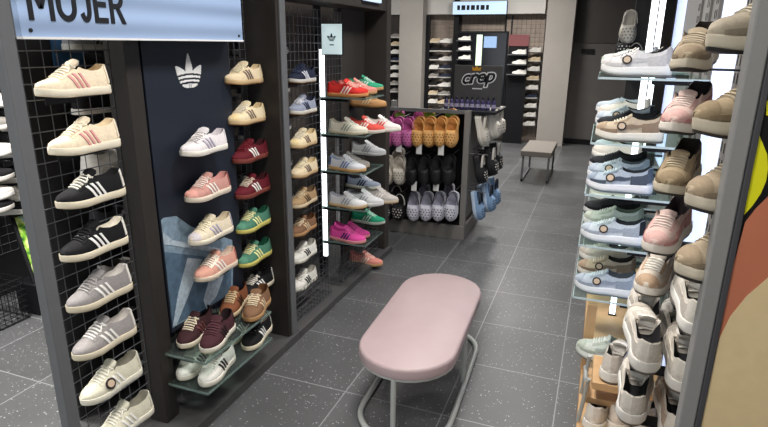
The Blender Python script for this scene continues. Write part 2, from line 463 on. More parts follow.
CW = {
 'cream_pink': dict(up='#e9d9bd', sole='#efe6d0', stripe='#d99a97', lace='#efe6d2', heel='#eadfc9', lining='#d9c7a6', out='#e6d9bd'),
 'black': dict(up='#131316', sole='#e6dcc3', stripe='#f2f0ea', lace='#ece7da', heel='#e8e5dc', lining='#1a1a1d', out='#d8ccb0'),
 'black_dk': dict(up='#121215', sole='#e6dcc3', stripe='#f2f0ea', lace='#1b1b1e', heel='#e8e5dc', lining='#e4ded0', tongue='#17171a', out='#d8ccb0'),
 'grey': dict(up='#8d8988', sole='#ddd2b8', stripe='#e9e6e0', lace='#9a9694', heel='#e4e0d8', lining='#c9c5bf', out='#cfc3a6'),
 'grey_wl': dict(up='#96918f', sole='#ddd2b8', stripe='#ece9e3', lace='#ece9e4', heel='#dcd8d0', lining='#c9c5bf', out='#cfc3a6'),
 'offwhite': dict(up='#d3cfba', sole='#e8e4d2', stripe='#f3f1e8', lace='#e8e5d8', heel='#d3d0bf', lining='#8e8b7d', sticker=1),
 'offwhite_p': dict(up='#d3cfba', sole='#e8e4d2', stripe='#f3f1e8', lace='#e8e5d8', heel='#d3d0bf', lining='#8e8b7d'),
 'white_lilac': dict(up='#dcd7d8', sole='#ebe6da', stripe='#a9a3b4', lace='#e8e4e2', heel='#d8d3d6', lining='#c4bec2', sticker=None),
 'pink': dict(up='#bd8c82', sole='#e6d9c6', stripe='#efe3da', lace='#ecd9cf', heel='#9a5a52', lining='#c08a82', toe='#d39a8e'),
 'cream_lav': dict(up='#d9cdb4', sole='#ece3ce', stripe='#b2aec0', lace='#f0e6cb', heel='#a9a4b2', lining='#c8bb9f', toe='#c9c3c6'),
 'rose_white': dict(up='#cf9a88', sole='#e3d2bb', stripe='#e9e4dc', lace='#f0e7d8', heel='#b0705f', lining='#e0cdbc', eye='#e7dccb'),
 'maroon': dict(up='#3a2023', sole='#e2d8c4', stripe='#6d3f40', lace='#e3d7bd', heel='#2b1719', lining='#241517', out='#cdbf9f'),
 'maroon_dk': dict(up='#43242a', sole='#e6dfd0', stripe='#26161a', lace='#56333a', heel='#2b1a1c', lining='#231518', out='#cdbf9f'),
 'tan': dict(up='#7d5d45', sole='#b98f62', stripe='#d9c2a0', lace='#e3d3b4', heel='#79502f', lining='#5c3b22', out='#9c6e42'),
 'brown': dict(up='#7a4a30', sole='#d7c4a2', stripe='#3b2318', lace='#d8c19a', heel='#5f3722', lining='#4a2b1b', out='#8e6840'),
 'white_blk': dict(up='#dcdad2', sole='#e8e4d6', stripe='#17181b', lace='#e6e3dc', heel='#cfccc3', lining='#bdb9af', out='#d8d2bd'),
 'cream_gum': dict(up='#d8c7a6', sole='#c9ae84', stripe='#6d5a55', lace='#efe4c8', heel='#dfcda6', lining='#cdb88f', out='#a97c4b'),
 'cream_gum2': dict(up='#dccdaa', sole='#cdb48a', stripe='#7f6a5e', lace='#e9e2cf', heel='#ecdcae', lining='#c9b48a', out='#a97c4b', toe='#dcc795'),
 'burg': dict(up='#5d1420', sole='#7a3a30', stripe='#f0ebe4', lace='#7c2530', heel='#6b1a26', lining='#3a0d14', out='#6f3a2c'),
 'burg_wl': dict(up='#5d1420', sole='#7a3a30', stripe='#f0ebe4', lace='#d8cbb8', heel='#6b1a26', lining='#3a0d14', out='#6f3a2c'),
 'green': dict(up='#487a64', sole='#cfc56a', stripe='#efe9a8', lace='#e9e3b0', heel='#3a6852', lining='#155039', out='#b9b05a', toe='#568a72'),
 'navy': dict(up='#20263a', sole='#c9c7c0', stripe='#d7dae2', lace='#39425c', heel='#20263a', lining='#15192a', out='#a08258'),
 'navy_w': dict(up='#8d94a6', sole='#d4d0c4', stripe='#1f2740', lace='#d9dae0', heel='#2a3350', lining='#1c2236', out='#a08258'),
 'taupe': dict(up='#a58a67', sole='#d8c7a4', stripe='#5a4634', lace='#d9c9a8', heel='#8d7352', lining='#6a543a', out='#a37c4c'),
 'red': dict(up='#d0322c', sole='#d9965c', stripe='#f0e6dc', lace='#e8b7a8', heel='#c42824', lining='#8a1c1a', out='#b9763f'),
 'pink_gum': dict(up='#dd8f84', sole='#cda071', stripe='#f0d7c8', lace='#efcabc', heel='#d98478', lining='#a85f58', out='#b78650'),
 'mint_gum': dict(up='#3fae86', sole='#c79d6a', stripe='#e3efe4', lace='#d2e8da', heel='#2f9672', lining='#1d6a4f', out='#b78650'),
 'tan_gum': dict(up='#c79a6b', sole='#b98a55', stripe='#e6cfa8', lace='#e0c79c', heel='#b98d5e', lining='#7d5a36', out='#a3743f'),
 'white_red': dict(up='#e6e1da', sole='#e9e5dc', stripe='#cf3a34', lace='#f0ece6', heel='#d8342e', lining='#c8c0b6', out='#d9cdb4'),
 'white_cream': dict(up='#dcd8c9', sole='#d9d3bd', stripe='#9aa59a', lace='#ebe8dd', heel='#b9c0b0', lining='#aaa696', out='#cdbf9b'),
 'red_white': dict(up='#d8544a', sole='#e6e0d6', stripe='#f3ede6', lace='#f2e6e0', heel='#e9e2d8', lining='#a3352f', out='#d9cdb4'),
 'white_blue': dict(up='#d3d6dc', sole='#d3ad79', stripe='#5d7ab0', lace='#eef0f2', heel='#4f6a9c', lining='#8b95a8', out='#b98a55'),
 'white_gum': dict(up='#dadadb', sole='#d6bb92', stripe='#9aa0aa', lace='#eeeeee', heel='#c4c8cf', lining='#9a9ea8', out='#b98a55'),
 'grey_gum': dict(up='#b3aea9', sole='#cdbda4', stripe='#ddd9d4', lace='#cfcac5', heel='#a39e99', lining='#827d79', out='#b98a55'),
 'hot_pink': dict(up='#dd4f9f', sole='#e79aa0', stripe='#3a2a6a', lace='#f26db4', heel='#c23a88', lining='#a52c72', out='#d98a72'),
 'silver': dict(up='#c8cacc', sole='#e0e0de', stripe='#8e9296', lace='#dcdddd', heel='#a9acb0', lining='#77797c'),
 'sea': dict(up='#2fa47c', sole='#dfe6d8', stripe='#e6efe4', lace='#bfe0d0', heel='#2a8f6c', lining='#1c6a4f'),
 # runners of the right wall
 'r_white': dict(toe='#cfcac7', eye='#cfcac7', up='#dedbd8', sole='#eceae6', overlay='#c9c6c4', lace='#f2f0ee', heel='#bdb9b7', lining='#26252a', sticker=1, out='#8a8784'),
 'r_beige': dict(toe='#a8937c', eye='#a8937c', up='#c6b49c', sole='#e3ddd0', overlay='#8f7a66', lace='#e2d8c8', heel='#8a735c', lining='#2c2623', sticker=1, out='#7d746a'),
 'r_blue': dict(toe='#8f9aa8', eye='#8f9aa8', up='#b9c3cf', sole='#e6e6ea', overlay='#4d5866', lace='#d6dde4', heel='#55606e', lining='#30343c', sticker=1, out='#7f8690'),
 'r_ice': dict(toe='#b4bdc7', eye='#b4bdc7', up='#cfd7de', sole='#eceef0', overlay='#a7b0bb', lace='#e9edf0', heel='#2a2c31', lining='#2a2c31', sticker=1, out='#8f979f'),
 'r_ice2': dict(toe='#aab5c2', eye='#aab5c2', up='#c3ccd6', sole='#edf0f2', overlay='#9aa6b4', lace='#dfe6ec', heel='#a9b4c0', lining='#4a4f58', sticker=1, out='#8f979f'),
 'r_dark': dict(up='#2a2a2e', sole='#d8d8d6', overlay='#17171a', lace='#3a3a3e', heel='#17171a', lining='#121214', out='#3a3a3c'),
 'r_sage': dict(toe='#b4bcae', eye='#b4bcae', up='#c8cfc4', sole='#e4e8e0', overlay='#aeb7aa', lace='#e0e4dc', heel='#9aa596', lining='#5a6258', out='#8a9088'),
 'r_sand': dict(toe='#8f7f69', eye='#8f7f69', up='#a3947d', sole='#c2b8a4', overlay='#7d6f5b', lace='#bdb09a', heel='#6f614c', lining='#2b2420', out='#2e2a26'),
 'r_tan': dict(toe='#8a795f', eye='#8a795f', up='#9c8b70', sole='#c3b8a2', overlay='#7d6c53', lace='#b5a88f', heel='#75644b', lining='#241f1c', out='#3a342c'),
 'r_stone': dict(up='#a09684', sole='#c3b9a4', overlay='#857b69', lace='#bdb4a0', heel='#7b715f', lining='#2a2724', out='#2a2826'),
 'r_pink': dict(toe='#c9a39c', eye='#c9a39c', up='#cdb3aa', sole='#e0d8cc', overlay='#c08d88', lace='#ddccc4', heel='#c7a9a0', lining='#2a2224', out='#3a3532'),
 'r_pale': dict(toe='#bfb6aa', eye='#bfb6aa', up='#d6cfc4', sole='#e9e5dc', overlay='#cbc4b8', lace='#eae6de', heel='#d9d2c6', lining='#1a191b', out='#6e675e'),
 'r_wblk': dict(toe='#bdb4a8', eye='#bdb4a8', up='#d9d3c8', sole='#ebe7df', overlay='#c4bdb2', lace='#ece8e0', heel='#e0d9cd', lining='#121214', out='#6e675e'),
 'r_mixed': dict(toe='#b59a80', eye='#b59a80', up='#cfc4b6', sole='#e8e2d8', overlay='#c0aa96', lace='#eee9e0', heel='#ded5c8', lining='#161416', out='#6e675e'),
 # far ones
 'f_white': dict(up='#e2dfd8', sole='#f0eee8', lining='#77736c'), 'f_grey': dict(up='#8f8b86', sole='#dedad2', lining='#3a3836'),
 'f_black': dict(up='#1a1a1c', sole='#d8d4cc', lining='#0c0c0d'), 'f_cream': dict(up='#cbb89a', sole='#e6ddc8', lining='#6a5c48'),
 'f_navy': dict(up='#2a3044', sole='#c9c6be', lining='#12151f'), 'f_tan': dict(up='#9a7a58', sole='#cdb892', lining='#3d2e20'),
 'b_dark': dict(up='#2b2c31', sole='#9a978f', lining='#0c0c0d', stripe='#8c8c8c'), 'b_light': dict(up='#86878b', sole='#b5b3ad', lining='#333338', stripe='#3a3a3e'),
}
ORD = ['first', 'second', 'third', 'fourth', 'fifth', 'sixth', 'seventh', 'eighth', 'ninth', 'tenth', 'eleventh', 'twelfth']
M_black = mat('black_metal', '#16161a', .5, .3, noise=.05, bump=0)
M_wire = mat('wire_metal', '#5d5f63', .45, .5, noise=.05, bump=0)
M_frame = mat('frame_grey', '#6f7173', .5, .3, noise=.05, nscale=25, bump=0)
M_brown = mat('dark_laminate', '#2b2724', .55, 0, noise=.15, nscale=14, bump=.05)
M_plinth = mat('plinth_grey', '#4d4c4c', .5, 0, noise=.08, nscale=20, bump=.02)
M_navy = mat('navy_board', '#141c2a', .6, 0, noise=.08, nscale=20, bump=0)
M_white = mat('white_paint', '#e8e8e6', .5, 0, noise=.02, bump=0)
M_ink = mat('ink', '#14161c', .6, 0, noise=0, bump=0)
M_led = mat('led', '#ffffff', .4, 0, '#f2f8ff', 3.2, noise=0, bump=0)
M_glass = glass_mat('shelf_glass', '#a9b5b2', .05)
M_gedge = glass_mat('shelf_glass_edge', '#7f918c', .6); M_gedge2 = glass_mat('shelf_glass_edge_pale', '#d5e3e6', .7)  # pale right-shelf edges carry the LED glow as colour
M_ply = mat('plywood', '#c9a377', .55, 0, noise=.15, nscale=18, bump=.05)
M_tubeg = mat('tube_grey', '#b9bcb8', .4, .2, noise=.03, bump=0)

# ------------------------------------------------------------------ the room
fl = struct(obj('floor', box(NB(), (-7.2, -3.2, -.1), (2.7, 11.2, 0)), floor_mat()))
M_ceil = mat('ceiling_paint', '#3a3a3c', .9, noise=.05, bump=0)
struct(obj('ceiling', box(NB(), (-7.2, -3.2, 3.05), (2.7, 11.2, 3.15)), M_ceil))
def stone_mat():
    m = mat('back_stone', '#b3a497', .85, noise=.25, nscale=9, bump=.4); return m
M_wall = mat('wall_paint', '#77736e', .85, noise=.06, nscale=6, bump=0)
struct(obj('wall_back', box(NB(), (-7.2, 10.7, 0), (-.55, 10.85, 3.05)), stone_mat()))
struct(obj('wall_left', box(NB(), (-7.2, -3.2, 0), (-7.05, 10.7, 3.05)), M_wall))
struct(obj('wall_front', box(NB(), (-7.05, -3.2, 0), (2.7, -3.05, 3.05)), M_wall))
bm = NB(); box(bm, (.475, 1.40, 0), (.60, 10.7, 3.05)); box(bm, (.60, 1.40, 0), (2.55, 1.5, 3.05)); box(bm, (2.55, -3.05, 0), (2.7, 1.5, 3.05))
struct(obj('wall_right', bm, mat('dark_wall', '#4a4846', .8, noise=.06, nscale=6, bump=0)))
# light bulkhead, columns, dark door
struct(obj('trim_1', box(NB(), (-4.4, 10.5, 2.22), (-1.05, 10.7, 3.05)), mat('bulkhead', '#dddad4', .8, noise=.04, nscale=5, bump=0)))
M_col = mat('column_plaster', '#aaa59e', .8, noise=.07, nscale=7, bump=.1)
struct(obj('trim_2', box(NB(), (-3.58, 10.25, 0), (-3.14, 10.5, 3.05)), M_col))
struct(obj('trim_3', box(NB(), (-1.0, 10.35, 0), (-.55, 10.7, 3.05)), M_col))
M_door = mat('door_metal', '#6a6663', .42, .15, noise=.12, nscale=5, bump=0)
bm = NB(); box(bm, (-.55, 10.74, 0), (.475, 10.85, 3.05))
d1 = struct(obj('door_1', bm, M_door))
obj('upper_panel', box(NB(), (-.54, 10.72, 1.75), (.47, 10.74, 2.9)), mat('door_upper', '#54504d', .4, .15, noise=.1, nscale=5, bump=0), d1)
p = ony(588, 51, 10.72)
obj('slot', box(NB(), (p.x-.11, 10.70, p.z-.035), (p.x+.10, 10.735, p.z+.035)), M_black, d1)
obj('threshold', box(NB(), (-.54, 10.69, 0), (.47, 10.74, .09)), M_black, d1)

# ------------------------------------------------------------------ left fixture
XM = -1.735          # plane of the welded mesh
bay = thing('display_bay', 'dark shop wall bay with wire grid and grey front post under the MUJER sign', 'display rack', (-1.73, 1.9, 0))
def part(name, bm, m, root, smooth=False):
    o = obj(name, bm, m, None, smooth); o.parent = root; o.matrix_parent_inverse = Matrix.Translation(-Vector(root.location)); return o
part('post', box(NB(), (-1.605, 1.150, 0), (-1.565, 1.195, 2.3), .004), M_frame, bay)
part('divider', box(NB(), (-1.76, 1.685, .05), (-1.662, 1.762, 2.3), .003), M_brown, bay)
part('divider', box(NB(), (-1.78, 2.575, .05), (-1.548, 2.64, 2.3), .003), M_brown, bay)
part('divider_edge', box(NB(), (-1.5485, 2.60, .05), (-1.540, 2.655, 2.3), .002), M_frame, bay)
part('plinth', prism(NB(), [(-1.526, 1.15, 0), (-1.526, 2.66, 0), (-2.06, 2.66, 0), (-2.06, 1.56, 0), (-1.62, 1.2, 0), (-1.62, 1.15, 0)], (0, 0, .05)), M_plinth, bay)
part('back_board', box(NB(), (-2.06, 1.56, .05), (-2.04, 2.65, 2.3)), mat('shade_behind_grid', '#2a2a2c', .8, noise=.1, bump=0), bay)  # added dark sheet standing for the darkness seen through the grid
def grid(root, y0, y1, z0, z1, cell=.052, x=XM):
    part('wire_grid', wires(NB(), (x, y0, z0), (0, y1-y0, 0), (0, 0, z1-z0), max(2, round((y1-y0)/cell)), round((z1-z0)/cell), 0), M_wire, root)
grid(bay, 1.30, 1.68, .1, 1.98); grid(bay, 1.77, 2.33, .06, .50); grid(bay, 2.335, 2.57, .08, 1.98, .045)
bay2 = thing('display_bay', 'dark framed shop wall bay with a lit pole and glass shelves between thick dividers', 'display rack', (-1.73, 3.4, 0))
M_brown2 = mat('dark_laminate_far', '#3a3633', .55, 0, noise=.12, nscale=14, bump=.05)
part('divider', box(NB(), (-1.80, 4.17, .05), (-1.555, 4.26, 2.08), .003), M_brown2, bay2)
part('header', box(NB(), (-1.80, 2.66, 1.93), (-1.56, 4.17, 2.08), .003), M_brown2, bay2)
part('plinth', box(NB(), (-2.06, 2.665, 0), (-1.526, 4.28, .05), .004), M_plinth, bay2)
part('back_board', box(NB(), (-2.06, 2.665, .05), (-2.04, 4.26, 2.08)), mat('back_mid', '#544d47', .8, noise=.2, nscale=6, bump=0), bay2)
part('upright', box(NB(), (-1.80, 3.45, .05), (-1.763, 3.49, 1.93)), M_black, bay2)
part('upright', box(NB(), (-1.76, 3.74, .05), (-1.735, 4.165, 1.93)), M_brown2, bay2)
grid(bay2, 2.67, 3.44, .09, 1.9, .05); grid(bay2, 3.50, 3.735, .09, 1.9, .05)
# wire baskets at the foot of bay 2
for i, (y0, y1) in enumerate(((2.72, 3.22), (3.36, 4.10))):
    bk = thing('wire_basket', ['black wire basket at the foot of the lit bay, before the pole', 'black wire basket under the lowest glass shelf behind the lit pole'][i], 'basket', (-1.66, (y0+y1)/2, .05))
    bm = NB()
    wires(bm, (-1.59, y0, .055), (0, y1-y0, 0), (0, 0, .20), int((y1-y0)/.04), 5, 0)
    part('front_grid', bm, M_wire, bk)
    for y in (y0, y1):
        bm = NB(); wires(bm, (-1.72, y, .055), (.13, 0, 0), (0, 0, .20), 3, 5, 0); part('side_grid', bm, M_wire, bk)
    bm = NB(); wires(bm, (-1.72, y0, .055), (.13, 0, 0), (0, y1-y0, 0), 3, int((y1-y0)/.05), 0); part('bottom_grid', bm, M_wire, bk)

def bracket(root, x0, x1, y, z, wy=.06):
    bm = NB(); box(bm, (x0, y-wy, z-.006), (x1, y+wy, z-.001)); box(bm, (x0, y-wy, z-.03), (x0+.006, y+wy, z-.001))
    part('shoe_bracket', bm, M_black, root)
def wall_shoe(model, cw, root, a, b_, xc, label, group=None, ang=270, bx=None, tilt=0, lo=False, near=.047):
    """a, b_: where the near lower edge of the sole starts (toe) and ends (heel) in the picture"""
    mx_, my_ = (a[0]+b_[0])/2, (a[1]+b_[1])/2
    p = onx(mx_, my_, xc+.008); p.z = onx(mx_, my_, xc+near).z; p.x = xc; p.y += .015 if model == 'court' else 0
    o = shoe(model, cw, p, ang, label, group, lo, tilt=tilt)
    if root is not None: bracket(root, bx if bx is not None else XM+.003, xc+.03, p.y, p.z)
    return o
# column under the MUJER sign
c1 = [('court', 'cream_pink', (35, 98), (112, 97), 'cream suede sneaker with pink stripes, topmost in the column under the MUJER sign'),
      ('court', 'cream_pink', (48, 157), (122, 152), 'cream suede sneaker with pink stripes just above the black pair of sneakers'),
      ('court', 'black', (55, 214), (128, 199), 'black suede sneaker with white stripes and white laces on the front wire grid'),
      ('court', 'black_dk', (59, 267), (131, 249), 'black suede sneaker with white stripes and dark laces above the grey ones'),
      ('court', 'grey', (68, 318), (133, 297), 'grey suede sneaker with white stripes and grey laces under the black sneakers'),
      ('court', 'grey_wl', (73, 365), (138, 343), 'grey suede sneaker with white stripes and white laces, lower of the two grey ones'),
      ('court', 'offwhite', (83, 409), (142, 386), 'off-white sneaker with a round dark sticker on its side, front column'),
      ('court', 'offwhite_p', (100, 452), (152, 424), 'off-white sneaker at the very bottom of the front column, cut by the picture edge')]
for m_, cw, a, b_, lb in c1: wall_shoe(m_, cw, bay, a, b_, -1.66, lb, 'sneakers in the front column', ang=268)
# shoes shown on the other side of the grid, dim behind the wires
k = 0
for j, y in enumerate((1.76,)):
    for i in range(7):
        z = .22+.24*i; cw = ['b_light', 'f_black', 'f_white', 'b_dark', 'f_grey', 'f_black', 'b_dark'][6-i]
        shoe('court', cw, (-1.88, y, z), 90, '%s sneaker on the far side of the front wire grid, %s row up' % ({'b_light': 'grey', 'f_grey': 'pale grey', 'f_white': 'white'}.get(cw, 'dark'), ORD[i]), 'sneakers behind the front wire grid', True)
        bracket(bay, -2.037, -1.85, y, z)
for i in range(7):
    z = .25+.235*i
    shoe('court', random.choice(['b_dark', 'f_navy', 'f_black']), (-1.90, 2.47, z), 90, 'dark sneaker behind the narrow wire grid beside the navy panel, %s row up' % ORD[i], 'sneakers behind the narrow wire grid', True)
    bracket(bay, -2.037, -1.87, 2.47, z)
a = onx(50, 38, -2.035); b_ = onx(80, 66, -2.035)
o = obj('blue_card', box(NB(), (-2.038, max(1.57, a.y), b_.z), (-2.03, b_.y+.02, a.z)), mat('blue_card', '#3f6d9c', .5, noise=.08, bump=0)); tag(o, 'blue card on the added dark sheet behind the top of the front wire grid', 'card')
# navy panel with trefoil and enlarged sneaker picture
pan = thing('display_sign', 'navy display board with a white trefoil logo and a large sneaker picture', 'display panel', (-1.68, 2.05, .47))
part('board', box(NB(), (-1.70, 1.772, .46), (-1.662, 2.325, 1.98), .002), M_navy, pan)
c = onx(189, 72, -1.66)
bm = raster_shape(NB(), trefoil, 1, 1, 60, 60, lambda u_, v: Vector((-1.6615, c.y-.082+.164*u_, c.z-.079+.158*v)), (.003, 0, 0))
part('trefoil_logo', bm, M_white, pan)
def pict(px): return [onx(a, b_, -1.661) for a, b_ in px]
M_pb1 = mat('print_suede', '#8299aa', .7, noise=.55, nscale=38, bump=0); M_pb2 = mat('print_suede_dark', '#526b80', .7, noise=.55, nscale=30, bump=0); M_pb3 = mat('print_pale', '#b3c4cf', .7, noise=.5, nscale=60, bump=0)
def inpanel(pts): return [Vector((p.x, min(max(p.y, 1.778), 2.32), max(p.z, .468))) for p in pts]
bm = NB(); prism(bm, inpanel(pict([(157, 222), (163, 218), (176, 216), (190, 226), (205, 232), (221, 236), (232, 240), (233, 262), (233, 300), (163, 334), (159, 270)])), (.0012, 0, 0))
pic = part('sneaker_picture', bm, M_pb1, pan)
def sub(name, px, m, d):
    bm = NB(); prism(bm, [p+Vector((d, 0, 0)) for p in inpanel(pict(px))], (.0008, 0, 0)); o = obj(name, bm, m); o.parent = pic; return o
sub('picture_overlay', [(164, 252), (200, 256), (231, 262), (231, 300), (166, 330)], M_pb2, .0014)
sub('picture_stripe', [(187, 258), (202, 259), (186, 300), (176, 325), (166, 330), (178, 292)], M_pb3, .0024)
sub('picture_stripe', [(214, 260), (228, 262), (216, 296), (206, 309), (203, 300)], M_pb3, .0024)
sub('picture_stitching', [(158, 238), (163, 232), (172, 240), (205, 246), (231, 250), (231, 254), (200, 250), (170, 245), (160, 246)], M_pb3, .0024)
pc = [('slim', 'white_lilac', (181, 158), (232, 153), 'white sneaker with lilac stripes, topmost of the four on the navy panel'),
      ('slim', 'pink', (185, 204), (236, 197), 'pink suede sneaker, second from the top on the navy panel'),
      ('slim', 'cream_lav', (190, 248), (237, 237), 'cream and lavender sneaker, third from the top on the navy panel'),
      ('slim', 'rose_white', (196, 287), (241, 269), 'rose sneaker with white trim, lowest of the four on the navy panel')]
for m_, cw, a, b_, lb in pc:
    wall_shoe(m_, cw, None, a, b_, -1.595, lb, 'sneakers on the navy panel')
    p = onx((a[0]+b_[0])/2, (a[1]+b_[1])/2, -1.587); p.z = onx((a[0]+b_[0])/2, (a[1]+b_[1])/2, -1.548).z
    bm = NB(); box(bm, (-1.661, p.y-.05, p.z-.006), (-1.56, p.y+.05, p.z-.001)); part('shoe_bracket', bm, M_black, pan)
# narrow column beside the navy panel
c3 = [('slim', 'cream_gum', (228, 86), (263, 84), 'cream sneaker with a gum sole, topmost beside the navy panel'),
      ('slim', 'cream_gum2', (230, 127), (267, 123), 'cream sneaker with a pale yellow toe, second from the top beside the navy panel'),
      ('slim', 'burg', (233, 166), (270, 160), 'burgundy sneaker with white stripes and red laces beside the navy panel'),
      ('slim', 'burg_wl', (236, 202), (272, 194), 'burgundy sneaker with white stripes and pale laces just above the green sneakers'),
      ('slim', 'green', (238, 238), (272, 226), 'green sneaker with yellow stripes right under the burgundy ones'),
      ('slim', 'green', (241, 272), (272, 258), 'green sneaker with yellow stripes, lower of the two green ones'),
      ('slim', 'black', (246, 303), (272, 288), 'black sneaker with white stripes on the grid under the green sneakers')]
for m_, cw, a, b_, lb in c3: wall_shoe(m_, cw, bay, a, b_, -1.65, lb, 'sneakers in the narrow column')
# column in bay 2
c4 = [('slim', 'navy', (291, 84), (315, 83), 'navy sneaker with white stripes, topmost in the lit bay'),
      ('slim', 'navy_w', (292, 116), (316, 114), 'grey and navy sneaker, second from the top in the lit bay'),
      ('slim', 'cream_gum2', (292, 150), (317, 147), 'cream sneaker, third from the top in the lit bay column'),
      ('slim', 'cream_gum', (293, 181), (318, 175), 'cream sneaker, fourth from the top in the lit bay column'),
      ('slim', 'taupe', (293, 212), (317, 204), 'taupe sneaker above the brown-striped one in the lit bay column'),
      ('slim', 'tan', (293, 241), (316, 231), 'tan sneaker, second of the brown ones in the lit bay column'),
      ('slim', 'white_blk', (294, 268), (316, 257), 'white sneaker with black stripes just under the tan sneaker in the lit bay'),
      ('slim', 'white_blk', (295, 296), (316, 284), 'white sneaker with black stripes, lowest of the lit bay column')]
for m_, cw, a, b_, lb in c4: wall_shoe(m_, cw, bay2, a, b_, -1.665, lb, 'sneakers in the lit bay column')
for i in range(7):
    for j, y in enumerate((2.86, 3.12)):
        z = .22+.235*i
        cw = random.choice(['b_dark', 'f_navy', 'b_light'])
        shoe('court', cw, (-1.90, y, z), 90, 'dim sneaker behind the wire grid of the lit bay, %s row up, %s column' % (ORD[i], ['nearer', 'farther'][j]), 'sneakers behind the lit bay grid', True)
        bracket(bay2, -2.037, -1.87, y, z)

# ------------------------------------------------------------------ glass shelves, left
def glass_shelf(label, x0, x1, y0, y1, z, group=None, rails=None):
    t = thing('glass_shelf', label, 'shelf', ((x0+x1)/2, (y0+y1)/2, z), 0, group)
    part('pane', box(NB(), (x0, y0, z-.010), (x1, y1, z)), M_glass, t)
    e = .003; ME = M_gedge2 if rails == 'right' else M_gedge
    part('side_edge', box(NB(), (x0, y0-e, z-.010), (x1, y0, z)), ME, t); part('side_edge', box(NB(), (x0, y1, z-.010), (x1, y1+e, z)), ME, t)
    xf = x1 if rails != 'right' else x0
    part('front_edge', box(NB(), (xf-.002, y0-e, z-.010), (xf+.002, y1+e, z)), ME, t)
    xb = x0 if rails != 'right' else x1
    for y in (y0+.02, y1-.02):
        part('arm', box(NB(), (min(xb, xb+(-.02 if rails == 'right' else 0)), y-.006, z-.028), (max(xb, xb)+ (0 if rails == 'right' else .20), y+.006, z-.011)) if rails != 'right' else box(NB(), (x1-.22, y-.006, z-.028), (x1, y+.006, z-.011)), M_black, t)
    return t
for nm, z in (('upper', .390), ('lower', .240)):
    glass_shelf('small glass shelf under the navy panel, the %s of two' % nm, -1.728, -1.45, 1.72, 2.24, z, 'glass shelves under the navy panel')
def at(model, cw, x, y, z, ang, label, group=None, **k): return shoe(model, cw, Vector((x, y, z)), ang, label, group, **k)
g = 'sneakers on the shelves under the navy panel'
at('court', 'maroon', -1.635, 1.895, .391, 282, 'dark maroon sneaker with cream laces on the upper glass shelf', g)
at('court', 'maroon_dk', -1.515, 1.90, .391, 282, 'maroon sneaker with maroon laces at the front of the upper glass shelf', g)
at('court', 'brown', -1.635, 2.20, .391, 285, 'brown suede sneaker at the back of the upper glass shelf, nearer the grid', g)
at('court', 'tan', -1.51, 2.215, .391, 285, 'tan suede sneaker at the outer end of the upper glass shelf', g)
at('court', 'white_blk', -1.635, 1.875, .241, 280, 'white sneaker with black stripes on the lower glass shelf, nearer the grid', g)
at('court', 'white_blk', -1.51, 1.87, .241, 280, 'white sneaker with black stripes at the front of the lower glass shelf', g)
at('court', 'black_dk', -1.635, 2.19, .241, 280, 'black sneaker on the lower glass shelf, nearer the grid', g)
at('court', 'black_dk', -1.51, 2.20, .241, 280, 'black sneaker at the outer far end of the lower glass shelf', g)
# lit pole with small logo sign, and five shelves
pole = thing('light_pole', 'white lit vertical pole carrying the small trefoil sign', 'lamp', (-1.745, 3.47, .05))
part('tube', box(NB(), (-1.762, 3.455, .21), (-1.740, 3.485, 1.66)), M_led, pole)
part('foot', box(NB(), (-1.762, 3.455, .05), (-1.740, 3.485, .21)), M_black, pole)
sg = thing('sign_board', 'small pale sign with a dark trefoil logo on top of the lit pole', 'sign', (-1.75, 3.46, 1.66))
a = ony(322, 55, 3.445); b_ = ony(343, 23, 3.445)
part('board', box(NB(), (a.x, 3.438, a.z), (b_.x, 3.452, b_.z), .002), M_black, sg)
part('face', box(NB(), (a.x+.006, 3.433, a.z+.006), (b_.x-.006, 3.438, b_.z-.006)), mat('pale_sign', '#cfe3e4', .5, 0, '#cfe6ea', .55, noise=0, bump=0), sg)
w_ = b_.x-a.x; cxs, czs = (a.x+b_.x)/2, (a.z+b_.z)/2+.012
part('trefoil_logo', raster_shape(NB(), trefoil, 1, 1, 30, 30, lambda u_, v: Vector((cxs-.030+.060*u_, 3.4325, czs-.028+.056*v)), (0, -.0015, 0)), M_ink, sg)
part('caption_line', box(NB(), (cxs-.014, 3.431, czs-.05), (cxs+.016, 3.4325, czs-.043)), M_ink, sg)
SZ = [1.365, 1.125, .875, .62, .37]
for i, z in enumerate(SZ):
    glass_shelf('glass shelf beside the lit pole, %s of five from the top' % ORD[i], -1.725, -1.40, 3.37, 3.70, z, 'glass shelves beside the lit pole')
rows = [[('slim', 'red', 'red sneaker with gum sole'), ('slim', 'red', 'red sneaker, rear of its pair'), ('slim', 'pink_gum', 'salmon pink sneaker with gum sole')],
        [('slim', 'white_cream', 'white and cream sneaker'), ('slim', 'red_white', 'red sneaker with white stripes'), ('slim', 'white_red', 'white sneaker with red stripes')],
        [('slim', 'white_blue', 'white sneaker with blue stripes and gum sole'), ('slim', 'grey_gum', 'grey sneaker with pale sole')],
        [('slim', 'white_gum', 'white sneaker with gum sole'), ('slim', 'silver', 'silver sneaker'), ('slim', 'grey_gum', 'grey sneaker')],
        [('slim', 'hot_pink', 'hot pink sneaker with dark stripes'), ('slim', 'hot_pink', 'hot pink sneaker, rear of its pair')]]
for i, rw in enumerate(rows):
    n = len(rw)
    for j, (m_, cw, lb) in enumerate(rw):
        xx = -1.545+(.075*j if i in (1, 3) else .0)-(.03 if i in (0, 2, 4) and j else 0)
        at(m_, cw, xx+random.uniform(-.01, .01), 3.425+.108*j, SZ[i]+.001, 0+random.uniform(-8, 6), '%s on the %s shelf beside the lit pole' % (lb, ORD[i]), 'sneakers on the shelves beside the lit pole')
at('slim', 'mint_gum', -1.62, 3.90, 1.372, 0, 'mint green sneaker with gum sole behind the red pair', 'sneakers hung behind the glass shelves')
